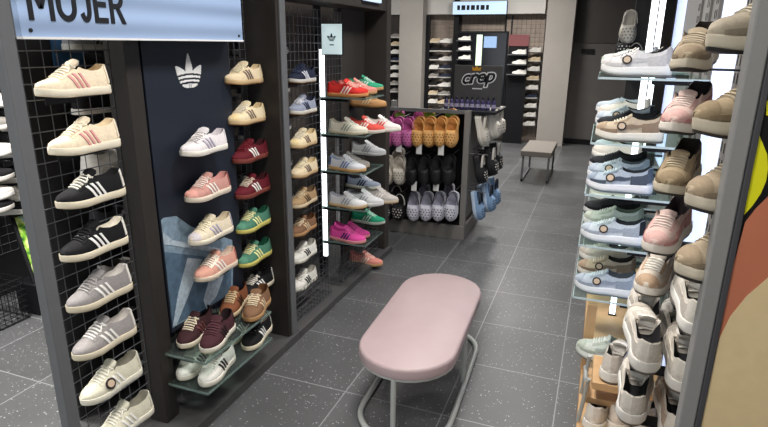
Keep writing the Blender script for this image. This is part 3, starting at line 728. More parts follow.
for (cw, px, py, y, lb) in (('tan_gum', 357, 106, 3.90, 'tan sneaker with gum sole seen just under the top glass shelf'), ('silver', 365, 154, 3.90, 'silver grey sneaker hung between the second and third glass shelves'),
                            ('navy_w', 348, 186, 3.80, 'grey blue sneaker hung between the third and fourth glass shelves'), ('sea', 366, 222, 3.90, 'sea green sneaker hung above the hot pink pair'), ('pink_gum', 350, 261, 3.86, 'salmon sneaker near the floor under the lowest glass shelf')):
    p = ony(px, py, y); at('slim', cw, -1.595, y, p.z, 0, lb, 'sneakers hung behind the glass shelves')
    bracket(bay2, -1.733, -1.50, y, p.z, .04)
bracket(bay2, -1.733, -1.50, 3.90, 1.372, .04)

# ------------------------------------------------------------------ MUJER light box
box_s = thing('light_box_sign', 'pale blue light box sign reading MUJER above the front column', 'sign', (-1.62, 1.8, 1.70))
y0, y1, zb, zt = 1.225, 2.325, 1.705, 2.02
def light_mat():
    m = bpy.data.materials.new('mat_lightbox'); m.use_nodes = True; nt = m.node_tree; N = nt.nodes; L = nt.links; bs = N['Principled BSDF']
    bs.inputs['Base Color'].default_value = (.24, .33, .50, 1); bs.inputs['Roughness'].default_value = .3
    tc = N.new('ShaderNodeTexCoord'); sp = N.new('ShaderNodeSeparateXYZ'); L.new(tc.outputs['Object'], sp.inputs[0])
    # two fluorescent tubes glow through the acrylic
    mt = N.new('ShaderNodeMath'); mt.operation = 'MULTIPLY'; L.new(sp.outputs['Z'], mt.inputs[0]); mt.inputs[1].default_value = 2*PI/.088
    si = N.new('ShaderNodeMath'); si.operation = 'SINE'; L.new(mt.outputs[0], si.inputs[0])
    cr = N.new('ShaderNodeMapRange'); L.new(si.outputs[0], cr.inputs[0]); cr.inputs[1].default_value = -1; cr.inputs[2].default_value = 1; cr.inputs[3].default_value = .05; cr.inputs[4].default_value = .30
    bs.inputs['Emission Color'].default_value = (.58, .74, 1, 1); L.new(cr.outputs[0], bs.inputs['Emission Strength']); return m
part('acrylic_face', box(NB(), (-1.60, y0, zb+.004), (-1.578, y1, zt)), light_mat(), box_s)
part('housing', box(NB(), (-1.66, y0, zb), (-1.60, y1, zt)), M_frame, box_s)
part('lower_rim', box(NB(), (-1.60, y0, zb-.003), (-1.574, y1, zb+.004)), M_white, box_s)
for y in (y0+.03, y1-.03):
    bm = NB(); prism(bm, [Vector((-1.578, y+.006*math.cos(q*PI/5), zb+.022+.006*math.sin(q*PI/5))) for q in range(10)], (.003, 0, 0)); part('screw', bm, M_ink, box_s)
# bold letters: strokes in a unit cell, width x cap height
def letter(ch):
    s_ = .17
    if ch == 'M': return .95, [[(0, 0), (s_, 0), (s_, .72), (s_*.2, 1), (0, 1)], [(.95-s_, 0), (.95, 0), (.95, 1), (.95-s_*.2, 1), (.95-s_, .72)], [(s_*.3, 1), (s_*1.3, 1), (.55, .28), (.40, .28)], [(.95-s_*.3, 1), (.95-s_*1.3, 1), (.40, .28), (.55, .28)]]
    if ch in 'UJ':
        o, i_ = [], []
        w_ = .78 if ch == 'U' else .50; R0 = w_/2
        pts = [(w_/2+R0*math.cos(PI+PI*k/14), .36+.36*math.sin(PI+PI*k/14)) for k in range(15)]
        ins = [(w_/2+(R0-s_)*math.cos(PI+PI*k/14), .36+(.36-.155)*math.sin(PI+PI*k/14)) for k in range(15)]
        if ch == 'J': pts = pts[2:]; ins = ins[2:]
        bow = [[pts[k], pts[k+1], ins[k+1], ins[k]] for k in range(len(pts)-1)]
        arms = [[(w_-s_, .36), (w_, .36), (w_, 1), (w_-s_, 1)]]+([[(0, .36), (s_, .36), (s_, 1), (0, 1)]] if ch == 'U' else [])
        return w_, arms+bow
    if ch == 'E': return .60, [[(0, 0), (s_, 0), (s_, 1), (0, 1)]]+[[(s_, z), (.60-(.05 if z == .425 else 0), z), (.60-(.05 if z == .425 else 0), z+.15), (s_, z+.15)] for z in (0, .425, .85)]
    if ch == 'R':
        arc = [(.34+.33*math.cos(-PI/2+PI*k/10), .70+.30*math.sin(-PI/2+PI*k/10)) for k in range(11)]; ar2 = [(.34+.165*math.cos(-PI/2+PI*k/10), .70+.15*math.sin(-PI/2+PI*k/10)) for k in range(11)]
        return .72, [[(0, 0), (s_, 0), (s_, 1), (0, 1)], [(s_, .85), (.34, .85), (.34, 1), (s_, 1)], [(s_, .40), (.34, .40), (.34, .55), (s_, .55)], [(.28, .42), (.47, .42), (.74, 0), (.54, 0)]]+[[arc[k], arc[k+1], ar2[k+1], ar2[k]] for k in range(10)]
yL = onx(29, 17, -1.577).y; yR = onx(126, 22, -1.577).y
ws = [letter(c_)[0] for c_ in 'MUJER']; gap = .12; tot = sum(ws)+gap*4; k_ = (yR-yL)/tot; cap = .118; zB = zb+.050; u0 = 0
for c_ in 'MUJER':
    w_, polys = letter(c_); bm = NB()
    for pl in polys: prism(bm, [Vector((-1.578, yL+(u0+a_)*k_, zB+b2*cap)) for a_, b2 in pl], (.003, 0, 0))
    part('letter', bm, M_ink, box_s); u0 += w_+gap
# small sign over bay 2
hs = thing('light_box_sign', 'small pale light box sign on the header over the lit bay', 'sign', (-1.55, 3.8, 1.99))
part('face', box(NB(), (-1.555, 3.70, 1.975), (-1.535, 4.0, 2.07)), mat('pale_sign2', '#b9cfe0', .5, 0, '#c6dcf0', .7, noise=0, bump=0), hs)
part('housing', box(NB(), (-1.56, 3.69, 1.965), (-1.555, 4.01, 2.08)), M_black, hs)

# ------------------------------------------------------------------ left opening: second aisle
rack = thing('display_rack', 'black wall rack of shoes in the next aisle, left of the grey post', 'display rack', (-3.6, 2.6, 0))
part('board', box(NB(), (-3.78, 1.75, 0), (-3.72, 3.3, 2.2)), mat('rack_dark', '#232326', .8, noise=.1, bump=0), rack)
part('wire_grid', wires(NB(), (-3.70, 1.8, .3), (0, 1.45, 0), (0, 0, 1.85), 24, 30), M_wire, rack)
k = 0
for i, (py, cw) in enumerate(((52, 'f_white'), (82, 'b_light'), (108, 'f_white'), (131, 'f_grey'), (157, 'f_white'), (182, 'f_black'), (200, 'f_white'), (213, 'f_black'))):
    for j, px in enumerate((12, -18)):
        p = onx(px, py, -3.55)
        lb = {'f_white': 'white', 'f_grey': 'grey', 'f_black': 'black', 'b_light': 'dim grey'}[cw]
        shoe('run', cw, (-3.50, p.y, p.z), 50, '%s shoe on the next aisle rack, %s row down, %s' % (lb, ORD[i], ['by the grey post', 'by the picture edge'][j]), 'shoes in the next aisle', True)
        bracket(rack, -3.70, -3.46, p.y, p.z)
p = onz(20, 292)
bk = thing('wire_basket', 'black wire basket standing on the floor at the left edge', 'basket', (p.x, p.y, 0))
X0, X1, Y0, Y1 = -3.66, -3.26, 1.80, 2.26
for nm, o_, ux in (('front_grid', (X1, Y0, .01), (0, Y1-Y0, 0)), ('back_grid', (X0, Y0, .01), (0, Y1-Y0, 0)), ('side_grid', (X0, Y0, .01), (X1-X0, 0, 0)), ('side_grid', (X0, Y1, .01), (X1-X0, 0, 0))):
    part(nm, wires(NB(), o_, ux, (0, 0, .27), 12, 7, 0), M_black, bk)
part('bottom_grid', wires(NB(), (X0, Y0, .006), (X1-X0, 0, 0), (0, Y1-Y0, 0), 8, 10, 0), M_black, bk)
fm = thing('floor_mirror', 'tilted foot mirror with painted green and cyan reflections left of the grey post', 'mirror', (-3.45, 2.70, 0))
q = [onx(36, 280, -3.25), onx(52, 268, -3.25), onx(39, 209, -3.5), onx(14, 217, -3.5)]
def reflection_mat():  # noise colours painted on as the mirror's reflections
    m = bpy.data.materials.new('mat_green_reflection'); m.use_nodes = True; nt = m.node_tree; N = nt.nodes; L = nt.links; bs = N['Principled BSDF']; bs.inputs['Roughness'].default_value = .2
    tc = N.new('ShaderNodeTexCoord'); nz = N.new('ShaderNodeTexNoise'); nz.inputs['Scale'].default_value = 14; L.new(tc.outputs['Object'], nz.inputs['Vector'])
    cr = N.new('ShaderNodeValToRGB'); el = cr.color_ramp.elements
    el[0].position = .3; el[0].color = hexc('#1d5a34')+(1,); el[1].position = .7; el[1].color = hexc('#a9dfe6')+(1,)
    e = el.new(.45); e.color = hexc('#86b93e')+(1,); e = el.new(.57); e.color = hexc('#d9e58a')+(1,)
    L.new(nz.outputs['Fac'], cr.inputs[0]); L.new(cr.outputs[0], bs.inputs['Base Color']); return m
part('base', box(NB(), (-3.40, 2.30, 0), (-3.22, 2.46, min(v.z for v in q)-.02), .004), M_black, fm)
part('mirror_face', prism(NB(), q, (.006, 0, .004)), reflection_mat(), fm)
part('frame', prism(NB(), [q[0]+Vector((0, -.02, -.02)), q[1]+Vector((0, .02, -.02)), q[2]+Vector((-.01, .02, .02)), q[3]+Vector((-.01, -.02, .02))], (-.012, 0, -.008)), M_black, fm)

# ------------------------------------------------------------------ bench
M_bench = mat('bench_vinyl', '#a89596', .45, 0, noise=.06, nscale=8, bump=.1)
M_bside = mat('bench_side', '#85716f', .55, 0, noise=.06, nscale=8, bump=.1)
def stadium(cx, cy, L, W, rz, n=14):
    P = []; R = W/2; h = L/2-R
    for s_, a0 in ((1, 0), (-1, PI)):
        for k in range(n+1):
            a = a0+PI*k/n; x, y = R*math.cos(a), s_*h+R*math.sin(a)
            P.append((cx+x*math.cos(rz)-y*math.sin(rz), cy+x*math.sin(rz)+y*math.cos(rz)))
    return P
BX, BY, BR = -.715, 2.535, math.radians(2.0)
bench = thing('upholstered_bench', 'stadium-shaped bench with a dusty pink padded seat and pale tube frame in the aisle', 'bench', (BX, BY, 0))
bm = NB(); rings = []
for k, z in ((0, .327), (.006, .332), (.006, .368), (.003, .377), (-.006, .382)):
    rings.append([bm.verts.new((x, y, z)) for x, y in stadium(BX, BY, 1.10+2*k-.012, .455+2*k-.012, BR)])
for A, B in zip(rings, rings[1:]):
    for i in range(len(A)): bm.faces.new((A[i], A[(i+1) % len(A)], B[(i+1) % len(A)], B[i]))
bm.faces.new(rings[-1]); bm.faces.new(rings[0][::-1])
part('seat', bm, M_bench, bench, True)
bm = NB(); tube(bm, [(x, y, .322) for x, y in stadium(BX, BY, 1.08, .435, BR)], .007, 8, True); part('seat_rim', bm, M_tubeg, bench, True)
bm = NB(); tube(bm, [(x, y, .014) for x, y in stadium(BX, BY, 1.10, .435, BR, 20)], .014, 10, True); part('floor_ring', bm, M_tubeg, bench, True)
def rot(x, y): return (BX+x*math.cos(BR)-y*math.sin(BR), BY+x*math.sin(BR)+y*math.cos(BR))
for x, y in ((0.0, -.54), (0, .54), (.205, .02), (-.205, .02)):
    px_, py_ = rot(x, y); bm = NB(); tube(bm, [(px_, py_, .014), (px_, py_, .327)], .012, 10); part('leg', bm, M_tubeg, bench, True)
# far bench
fb = thing('bench', 'small grey bench with square metal legs far down the aisle', 'bench', (-.69, 7.8, 0))
M_fb = mat('far_bench', '#77716a', .7, noise=.05, bump=0)
part('seat', box(NB(), (-.885, 7.33, .335), (-.50, 8.25, .405), .01), M_fb, fb)
for x in (-.865, -.545):
    for y in (7.36, 8.19): part('leg', box(NB(), (x, y, 0), (x+.025, y+.025, .335)), M_frame, fb)
part('floor_rail', box(NB(), (-.865, 7.36, 0), (-.84, 8.21, .025)), M_frame, fb); part('floor_rail', box(NB(), (-.545, 7.36, 0), (-.52, 8.21, .025)), M_frame, fb)

# ------------------------------------------------------------------ clog gondola
gon = thing('display_gondola', 'grey free-standing gondola hung with clogs at the end of the left bays', 'display rack', (-1.4, 5.1, 0))
M_gond = mat('gondola_grey', '#85827e', .55, .2, noise=.06, bump=0)
GX0, GX1, GY0, GY1 = -1.95, -1.02, 4.80, 5.42
part('plinth', box(NB(), (GX0, GY0-.02, 0), (GX1, GY1, .13), .004), M_gond, gon)
part('deck', box(NB(), (GX0, GY0+.0, .13), (GX1-.02, GY1, .145)), M_black, gon)
part('back_board', box(NB(), (GX0, 5.08, .145), (GX1-.06, 5.10, 1.12)), M_black, gon)
for x in (GX0, GX1-.05):
    for y in (GY0-.015, GY1-.05): part('post', box(NB(), (x, y, .13), (x+.05, y+.05, 1.16), .003), M_gond, gon)
part('end_board', box(NB(), (GX1-.055, GY0+.03, .145), (GX1-.035, GY1-.05, 1.14)), M_gond, gon)
part('top_panel', box(NB(), (-1.33, GY0+.05, 1.13), (GX1+.20, GY1, 1.15)), M_black, gon)
part('top_rail', box(NB(), (GX0, GY0-.012, 1.13), (GX1, GY0+.01, 1.16)), M_frame, gon)

def build_clog(cw):
    s = SH['clog']; root = bpy.data.objects.new('clog', None); root.empty_display_size = .03; COL.objects.link(root)
    c = cw['up']
    shoe_part('sole', 'clog', 'sole', lambda: s.soleb('sole'), rubber(cw.get('sole', c)), root)
    shoe_part('outsole', 'clog', 'outsole', lambda: s.soleb('outsole'), rubber(cw.get('sole', c)), root)
    def U():
        a, b_ = s.upper(); b_.free(); return a
    def Li():
        a, b_ = s.upper(); a.free(); return b_
    shoe_part('upper', 'clog', 'upper', U, rubber(c), root)
    shoe_part('footbed', 'clog', 'footbed', Li, rubber(cw.get('lining', c)), root)
    def strap():
        bm = NB(); L = s.L/2; pts = []
        for k in range(11):
            a = PI*k/10; pts.append(Vector((.046*math.cos(a), -.015-.085*math.sin(a), .06+.018*math.sin(a))))
        for w_ in (0,):
            rows_ = []
            for p in pts: rows_.append([bm.verts.new(p+Vector((0, 0, d))) for d in (-.008, .008)]+[bm.verts.new(p*1.0+Vector((p.x*.08, -.003, d))) for d in (.008, -.008)])
            for A, B in zip(rows_, rows_[1:]):
                for i in range(4): bm.faces.new((A[i], A[(i+1) % 4], B[(i+1) % 4], B[i]))
            bm.faces.new(rows_[0]); bm.faces.new(rows_[-1][::-1])
        return bm
    shoe_part('strap', 'clog', 'strap', strap, rubber(cw.get('strap', c)), root)
    def holes():
        bm = NB()
        for t, As in ((.14, (-.3, 0, .3)), (.22, (-.45, -.15, .15, .45)), (.31, (-.5, -.25, 0, .25, .5)), (.39, (-.42, -.14, .14, .42))):
            for a in As:
                p = s.P(t, a); n = s.N(t, a); ux = n.orthogonal().normalized(); uy = n.cross(ux)
                prism(bm, [p+n*.0002+(ux*math.cos(q*PI/4)+uy*math.sin(q*PI/4))*.0055 for q in range(8)], n*.0012)
        return bm
    shoe_part('vent_holes', 'clog', 'vent_holes', holes, rubber(cw.get('hole', '#2a1a18')), root)
    return root
CLG = {'pink': dict(up='#cc72ab', sole='#bd609b', hole='#7d2a5c', lining='#a34580'), 'orange': dict(up='#e0ad6a', sole='#d39f5c', hole='#8a5524', lining='#b87a3a'),
       'white': dict(up='#cfc9bd', sole='#dad5ca', hole='#6d675d', lining='#b0aa9d'), 'black': dict(up='#18181a', sole='#141416', hole='#060607', lining='#0f0f10'),
       'floral': dict(up='#1a1a1d', sole='#141416', hole='#d9d4cc', lining='#0f0f10', strap='#c9c4bc'), 'lav': dict(up='#d3d3de', sole='#e2e2ea', hole='#1d1d24', lining='#8d8d9c', strap='#22222a'),
       'sky': dict(up='#7f9dc0', sole='#b9cade', hole='#22303f', lining='#4a6280', strap='#1d2530')}
CP = {}
def clog(cw, loc, face, label, group, roll=0, sc=1.12):
    """hang with the toe down; face: 'front' (towards -Y) or 'side' (towards +X)"""
    o = copy_tree(CP[cw]) if cw in CP else build_clog(CLG[cw]); CP.setdefault(cw, o)
    if face == 'front': R3 = Matrix(((-1, 0, 0), (0, 0, -1), (0, -1, 0)))
    else: R3 = Matrix(((0, 0, 1), (-1, 0, 0), (0, -1, 0)))
    R3 = Matrix.Rotation(roll, 3, 'Y' if face == 'front' else 'X') @ R3
    tl = Matrix.Rotation(-.22, 3, 'X') if face == 'front' else Matrix.Rotation(-.22, 3, 'Y')
    m = (tl @ R3).to_4x4(); m.translation = Vector(loc); o.rotation_mode = 'QUATERNION'
    o.location = loc; o.rotation_quaternion = m.to_quaternion(); o.scale = (sc, sc, sc)
    o['label'] = label; o['category'] = 'clog'; o['group'] = group
    return o
rowsC = [(132, [('pink', 389), ('pink', 400), ('pink', 410), ('orange', 420), ('orange', 431), ('orange', 442), ('orange', 453)]),
         (170, [('white', 389), ('white', 401), ('black', 414), ('black', 426), ('black', 438), ('black', 450)]),
         (206, [('floral', 389), ('floral', 401), ('lav', 415), ('lav', 428), ('lav', 440), ('lav', 453)])]
nmC = {'pink': 'pink', 'orange': 'orange', 'white': 'off-white', 'black': 'black', 'floral': 'black and white patterned', 'lav': 'pale lavender', 'sky': 'light blue'}
for i, (py, lst) in enumerate(rowsC):
    cnt = {}
    for (cw, px) in lst:
        p = ony(px, py, GY0-.02); j = cnt.get(cw, 0); cnt[cw] = j+1
        clog(cw, (p.x, GY0-.02+.0, p.z), 'front', '%s clog on gondola front, %s row, %s of its colour' % (nmC[cw], ['top', 'middle', 'bottom'][i], ORD[j]), 'clogs on the gondola front', random.uniform(-.08, .08))
        if j % 2 == 0:
            clog(cw, (p.x+.05, GY0+.11, p.z+.055), 'front', '%s clog hanging behind the %s one of its colour, %s gondola row' % (nmC[cw], ORD[j], ['top', 'middle', 'bottom'][i]), 'clogs on the gondola front', random.uniform(-.1, .1))
        bm = NB(); tube(bm, [(p.x, 5.08, p.z+.13), (p.x, GY0-.01, p.z+.125), (p.x, GY0-.03, p.z+.14)], .004, 6); part('hook', bm, M_frame, gon)
for i, (z, cw) in enumerate(((.98, 'white'), (.64, 'floral'), (.30, 'sky'))):
    for j, y in enumerate((4.90, 5.03, 5.16, 5.29)):
        clog(cw, (GX1+.05+.07*(j % 2), y, z+.05*(j % 2)), 'side', '%s clog on the gondola end, %s row, %s from front' % (nmC[cw], ['top', 'middle', 'bottom'][i], ORD[j]), 'clogs on the gondola end', random.uniform(-.1, .1))
        bm = NB(); tube(bm, [(GX1-.04, y, z+.135), (GX1+.15, y, z+.135)], .004, 6); part('hook', bm, M_frame, gon)
# hang tags and header sprigs on the clog rows
for i, (px, py, lb) in enumerate(((399, 147, 'under the pink clogs'), (419, 149, 'under the leftmost orange clogs'), (441, 150, 'under the right orange clogs'), (414, 186, 'under the off-white clogs'), (436, 186, 'under the black clogs'))):
    p = ony(px, py, GY0-.09)
    bm = NB(); box(bm, (p.x-.025, GY0-.092, p.z-.045), (p.x+.025, GY0-.089, p.z+.045)); o = obj('price_tag', bm, M_white); tag(o, 'white paper price tag hanging '+lb, 'tag', 'price tags on the clogs')
M_leaf = mat('leaf_green', '#6f9a3c', .7, noise=.3, bump=0)
for i, (px, lb) in enumerate(((400, 'above the pink clogs'), (430, 'above the left orange clogs'), (451, 'above the right orange clogs'))):
    p = ony(px, 116, GY0+.03); bm = NB()
    for k in range(9):
        a_ = PI*(.08+.84*k/8); d = Vector((math.cos(a_), -.25+.1*(k % 3), math.sin(a_))); n_ = Vector((-d.z, 0, d.x)); c0 = Vector((p.x, GY0+.03, p.z-.01)); L_ = .055+.02*(k % 2)
        prism(bm, [c0, c0+d*L_*.5+n_*.011, c0+d*L_, c0+d*L_*.5-n_*.011], (0, -.002, 0))
    o = obj('leafy_tag', bm, M_leaf); tag(o, 'small green leafy header tag standing '+lb, 'tag', 'leafy tags on the gondola')
# display header with the crep lettering
cs = thing('sign_board', 'dark grey sign board with crep lettering in a white oval on the gondola', 'sign', (-1.06, 5.2, 1.15))
a = ony(454, 93, 5.2); b_ = ony(503, 66, 5.2)
part('board', box(NB(), (a.x, 5.19, 1.16), (b_.x, 5.21, b_.z), .003), mat('sign_grey', '#4b4b4a', .6, noise=.05, bump=0), cs)
cx_, cz_ = (a.x+b_.x)/2+.015, (a.z+b_.z)/2+.005
def oval(bm, rx, rz, y, d):
    prism(bm, [Vector((cx_+rx*math.cos(k*PI/16), y, cz_+rz*math.sin(k*PI/16)+.10*rx*math.cos(k*PI/16))) for k in range(32)], (0, d, 0)); return bm
for nm_, off_, m_, y_ in (('lettering_outline', .013, M_white, 5.187), ('lettering', .003, M_ink, 5.183)):
    R_ = Matrix(((1, 0, 0, cx_-.165), (0, 0, -1, y_), (.10, 1, 0, cz_-.045), (0, 0, 0, 1)))
    t = text_obj(nm_, 'crep', .165, m_, None, R_, .001, off_, .25); t.parent = cs; t.matrix_parent_inverse = Matrix.Translation(-Vector(cs.location))
bm = NB(); cz2 = cz_+.075
prism(bm, [Vector((cx_-.03+x, 5.188, cz2+z)) for x, z in ((-.035, 0), (.035, 0), (.042, .035), (.018, .02), (0, .045), (-.018, .02), (-.042, .035))], (0, -.003, 0))
part('crown_mark', bm, mat('gold', '#d99a2b', .5, noise=.05, bump=0), cs)
bm = NB(); box(bm, (cx_-.06, 5.185, cz_-.088), (cx_+.03, 5.188, cz_-.078)); part('small_line', bm, M_white, cs)
M_purp = mat('bottle_purple', '#3c3660', .35, noise=.08, bump=0); M_capw = mat('bottle_cap', '#1c1b24', .4, noise=0, bump=0)
for i in range(10):
    x = -1.29+i*.047
    bt = thing('spray_bottle', 'purple spray bottle in front of the crep sign, %s from the left' % ORD[i], 'bottle', (x, 5.0, 1.15), 0, 'spray bottles on the gondola')
    bm = NB(); lathe(bm, (x, 5.0, 1.15), [(.018, 0), (.019, .004), (.019, .07), (.012, .082), (.008, .09)], 12); part('body', bm, M_purp, bt, True)
    bm = NB(); lathe(bm, (x, 5.0, 1.24), [(.010, 0), (.010, .015), (.007, .018)], 10); box(bm, (x-.006, 4.975, 1.252), (x+.006, 5.0, 1.262)); part('cap', bm, M_capw, bt)
    bm = NB(); lathe(bm, (x, 5.0, 1.17), [(.0193, 0), (.0193, .03)], 12); part('wrap', bm, mat('bottle_wrap', '#a9a4bd', .5, noise=.2, bump=0), bt)

# ------------------------------------------------------------------ far wall
def far_grid(label, x0, x1, z0, z1, y=10.62):
    t = thing('wire_grid_panel', label, 'wire grid', ((x0+x1)/2, y, z0))
    part('wires', wires(NB(), (x0, y, z0), (x1-x0, 0, 0), (0, 0, z1-z0), max(4, int((x1-x0)/.075)), int((z1-z0)/.075)), M_wire, t)
    bm = NB(); box(bm, (x0-.02, y, z0), (x0, y+.05, z1)); part('rail', bm, M_black, t)
    bm = NB(); box(bm, (x1, y, z0), (x1+.02, y+.05, z1)); part('rail', bm, M_black, t)
    return t
# dark backing of the first bay, then the grids
bk0 = struct(obj('trim_4', box(NB(), (-7.0, 10.55, 0), (-3.6, 10.7, 2.9)), mat('far_dark', '#4b4744', .8, noise=.1, nscale=5, bump=0)))
fars = [('left of the beige pillar', -4.08, -3.62, 2, .80, 1.80, 8, 10.42), ('right of the beige pillar', -3.13, -2.66, 2, .62, 1.72, 8, 10.52), ('by the right column', -1.60, -1.04, 2, .30, 1.58, 9, 10.52)]
for nm, x0, x1, nc, z0, z1, nr, y in fars:
    gp = far_grid('dark wire grid full of small shoes on the far wall, '+nm, x0, x1, .1, 2.2, y+.10)
    for i in range(nr):
        z = z1-(z1-z0)*i/(nr-1)
        part('shelf', box(NB(), (x0, y+.0, z-.008), (x1, y+.10, z-.001)), M_wire, gp)
        for j in range(nc):
            x = x0+(x1-x0)*(j+.5)/nc
            cw = random.choice(['f_white', 'f_white', 'f_white', 'f_grey', 'f_black', 'f_cream', 'f_navy'] if i > 1 else ['f_cream', 'f_white', 'f_grey', 'f_black'])
            lb = {'f_white': 'white', 'f_grey': 'grey', 'f_black': 'black', 'f_cream': 'cream', 'f_navy': 'navy'}[cw]
            shoe('court', cw, (x, y+.02, z), 205, '%s sneaker on the far wall %s, %s row down, %s across' % (lb, nm, ORD[i], ORD[j]), 'sneakers on the far wall', True, sc=.95)
wires_top = far_grid('bare dark wire grid high on the far wall between the shoe bays', -2.6, -1.72, 1.88, 2.2, 10.58)
post = struct(obj('trim_5', box(NB(), (-2.62, 10.45, 0), (-2.53, 10.7, 2.9)), M_black))
struct(obj('trim_6', box(NB(), (-3.14, 10.46, 0), (-3.06, 10.5, 2.2)), M_black))
a = ony(453, 14, 10.4); b_ = ony(507, 4, 10.4)
fs = thing('light_box_sign', 'long pale light box sign high on the far wall', 'sign', ((a.x+b_.x)/2, 10.4, a.z))
part('face', box(NB(), (a.x, 10.37, 2.21), (b_.x, 10.40, 2.42)), mat('pale_sign3', '#a9c3dc', .5, 0, '#c3daf0', .8, noise=0, bump=0), fs)
part('housing', box(NB(), (a.x-.01, 10.40, 2.20), (b_.x+.01, 10.45, 2.43)), M_black, fs)
bm = NB(); xx = a.x+.08
for k in range(7):
    wd = .05+.02*((k*3) % 2); box(bm, (xx, 10.366, 2.28), (xx+wd, 10.371, 2.36)); xx += wd+.025
part('lettering', bm, M_ink, fs)
fmr = thing('wall_mirror', 'dark mirror with a greenish light strip behind the crep sign', 'mirror', (-2.0, 10.4, 1.2))
a = ony(457, 66, 10.3); b_ = ony(507, 33, 10.3)
part('glass', box(NB(), (a.x, 10.30, .3), (b_.x, 10.33, b_.z)), mat('dark_mirror', '#202024', .15, .4, noise=.1, nscale=4, bump=0), fmr)
part('frame', box(NB(), (a.x-.03, 10.33, .27), (b_.x+.03, 10.36, b_.z+.03)), M_black, fmr)
c_ = ony(479, 50, 10.29); part('light_strip', box(NB(), (c_.x-.05, 10.28, .9), (c_.x+.05, 10.30, b_.z-.03)), mat('green_led', '#cfe0c8', .5, 0, '#cfe8cc', .8, noise=0, bump=0), fmr)
c_ = ony(491, 40, 10.29); part('lit_label', box(NB(), (c_.x-.12, 10.28, c_.z-.13), (c_.x+.10, 10.30, c_.z+.06)), mat('blue_label', '#7f97b4', .5, 0, '#8fb0da', .6, noise=.2, nscale=20, bump=0), fmr)
for i, py in enumerate((38, 48, 57)):
    p = ony(464, py, 10.2); shoe('court', 'f_white', (p.x, 10.24, p.z-.04), 200, 'small white sneaker in front of the far mirror, %s from the top' % ORD[i], 'sneakers by the far mirror', True, sc=.8)
    part('shelf', box(NB(), (p.x-.13, 10.17, p.z-.052), (p.x+.13, 10.30, p.z-.041)), M_frame, fmr)
for i, py in enumerate((52, 62, 72)):
    p = ony(519, py, 10.2); shoe('court', 'f_white', (p.x, 10.24, p.z-.04), 200, 'small white sneaker on the red-topped far stand, %s from the top' % ORD[i], 'sneakers on the far stand', True, sc=.9)
p = ony(519, 40, 10.3)
fst = thing('display_stand', 'slim black stand with a red header card on the far wall', 'display rack', (p.x, 10.3, 0))
part('board', box(NB(), (p.x-.17, 10.31, 0), (p.x+.17, 10.34, p.z+.05)), M_black, fst)
part('header_card', box(NB(), (p.x-.17, 10.295, p.z-.10), (p.x+.17, 10.31, p.z+.09)), mat('red_card', '#7d4a4c', .6, noise=.15, bump=0), fst)
for i, py in enumerate((52, 62, 72)):
    q_ = ony(519, py, 10.2); part('shelf', box(NB(), (p.x-.16, 10.16, q_.z-.052), (p.x+.16, 10.31, q_.z-.041)), M_frame, fst)

# ------------------------------------------------------------------ right fixture
rb = thing('display_bay', 'grey shop wall bay with a lit white back panel and glass shelves on the right', 'display rack', (.42, 2.8, 0))
XB = .44
M_slot = mat('upright_grey', '#8f8c88', .6, .2, noise=.06, bump=0)
part('back_board', box(NB(), (XB, 1.42, 0), (.47, 4.75, 2.3)), M_slot, rb)
part('light_panel', box(NB(), (XB-.008, 2.36, .15), (XB, 2.82, 2.28)), mat('light_panel', '#ffffff', .4, 0, '#a9c4ff', .8, noise=0, bump=0), rb)
part('light_panel', box(NB(), (XB-.008, 4.2, .9), (XB, 4.7, 2.28)), MATS['light_panel'], rb)
M_perf = mat('slot_dark', '#2c2b2a', .7, noise=0, bump=0)
for y in (2.30, 2.95, 3.2, 3.5):
    bm = NB(); box(bm, (XB-.012, y-.05, .05), (XB, y+.05, 2.28)); nf = len(bm.faces)
    for k in range(34): box(bm, (XB-.0135, y-.028, .2+.06*k), (XB-.0115, y-.016, .235+.06*k)); box(bm, (XB-.0135, y+.016, .2+.06*k), (XB-.0115, y+.028, .235+.06*k))
    up_ = part('upright', bm, M_slot, rb); up_.data.materials.append(M_perf)
    for f_ in up_.data.polygons[nf:]: f_.material_index = 1
bm = NB(); box(bm, (.06, 1.6, 0), (XB, 4.4, .09), .003); part('deck', bm, M_ply, rb)
part('stile', box(NB(), (.055, 2.78, .09), (.10, 2.82, .46), .002), M_ply, rb)
pa = onx(737, 100, .29)
# end post nearest the camera
YP = 1.36
a = ony(735, 125, YP); b_ = ony(752, 125, YP)
part('end_post', box(NB(), (a.x, YP, 0), (b_.x+.004, YP+.05, 2.3), .003), mat('post_grey', '#8a8a88', .5, .2, noise=.04, bump=0), rb)
part('side_panel', box(NB(), (b_.x+.004, YP+.02, 0), (XB+.03, YP+.05, 2.3)), M_slot, rb)
SR = [1.568, 1.275, 1.03, .775, .50]
for i, z in enumerate(SR):
    glass_shelf('lit glass shelf of the right wall, %s of five from the top' % ORD[i], -.02, XB-.02, 2.76, 3.44, z, 'glass shelves of the right wall', 'right')
    glass_shelf('glass shelf at the far end of the right wall, %s of five from the top' % ORD[i], .0, XB-.02, 3.58, 4.10, z, 'far glass shelves of the right wall', 'right')
SC = [['r_white', 'r_dark', 'r_pale', 'r_ice', 'r_sage'], ['r_beige', 'r_dark', 'r_ice', 'r_pale', 'r_ice2'], ['r_blue', 'r_ice2', 'r_dark', 'r_pale', 'r_ice'], ['r_ice', 'r_sage', 'r_dark', 'r_pale', 'r_ice2'], ['r_ice2', 'r_beige', 'r_pale', 'r_ice', 'r_sage']]
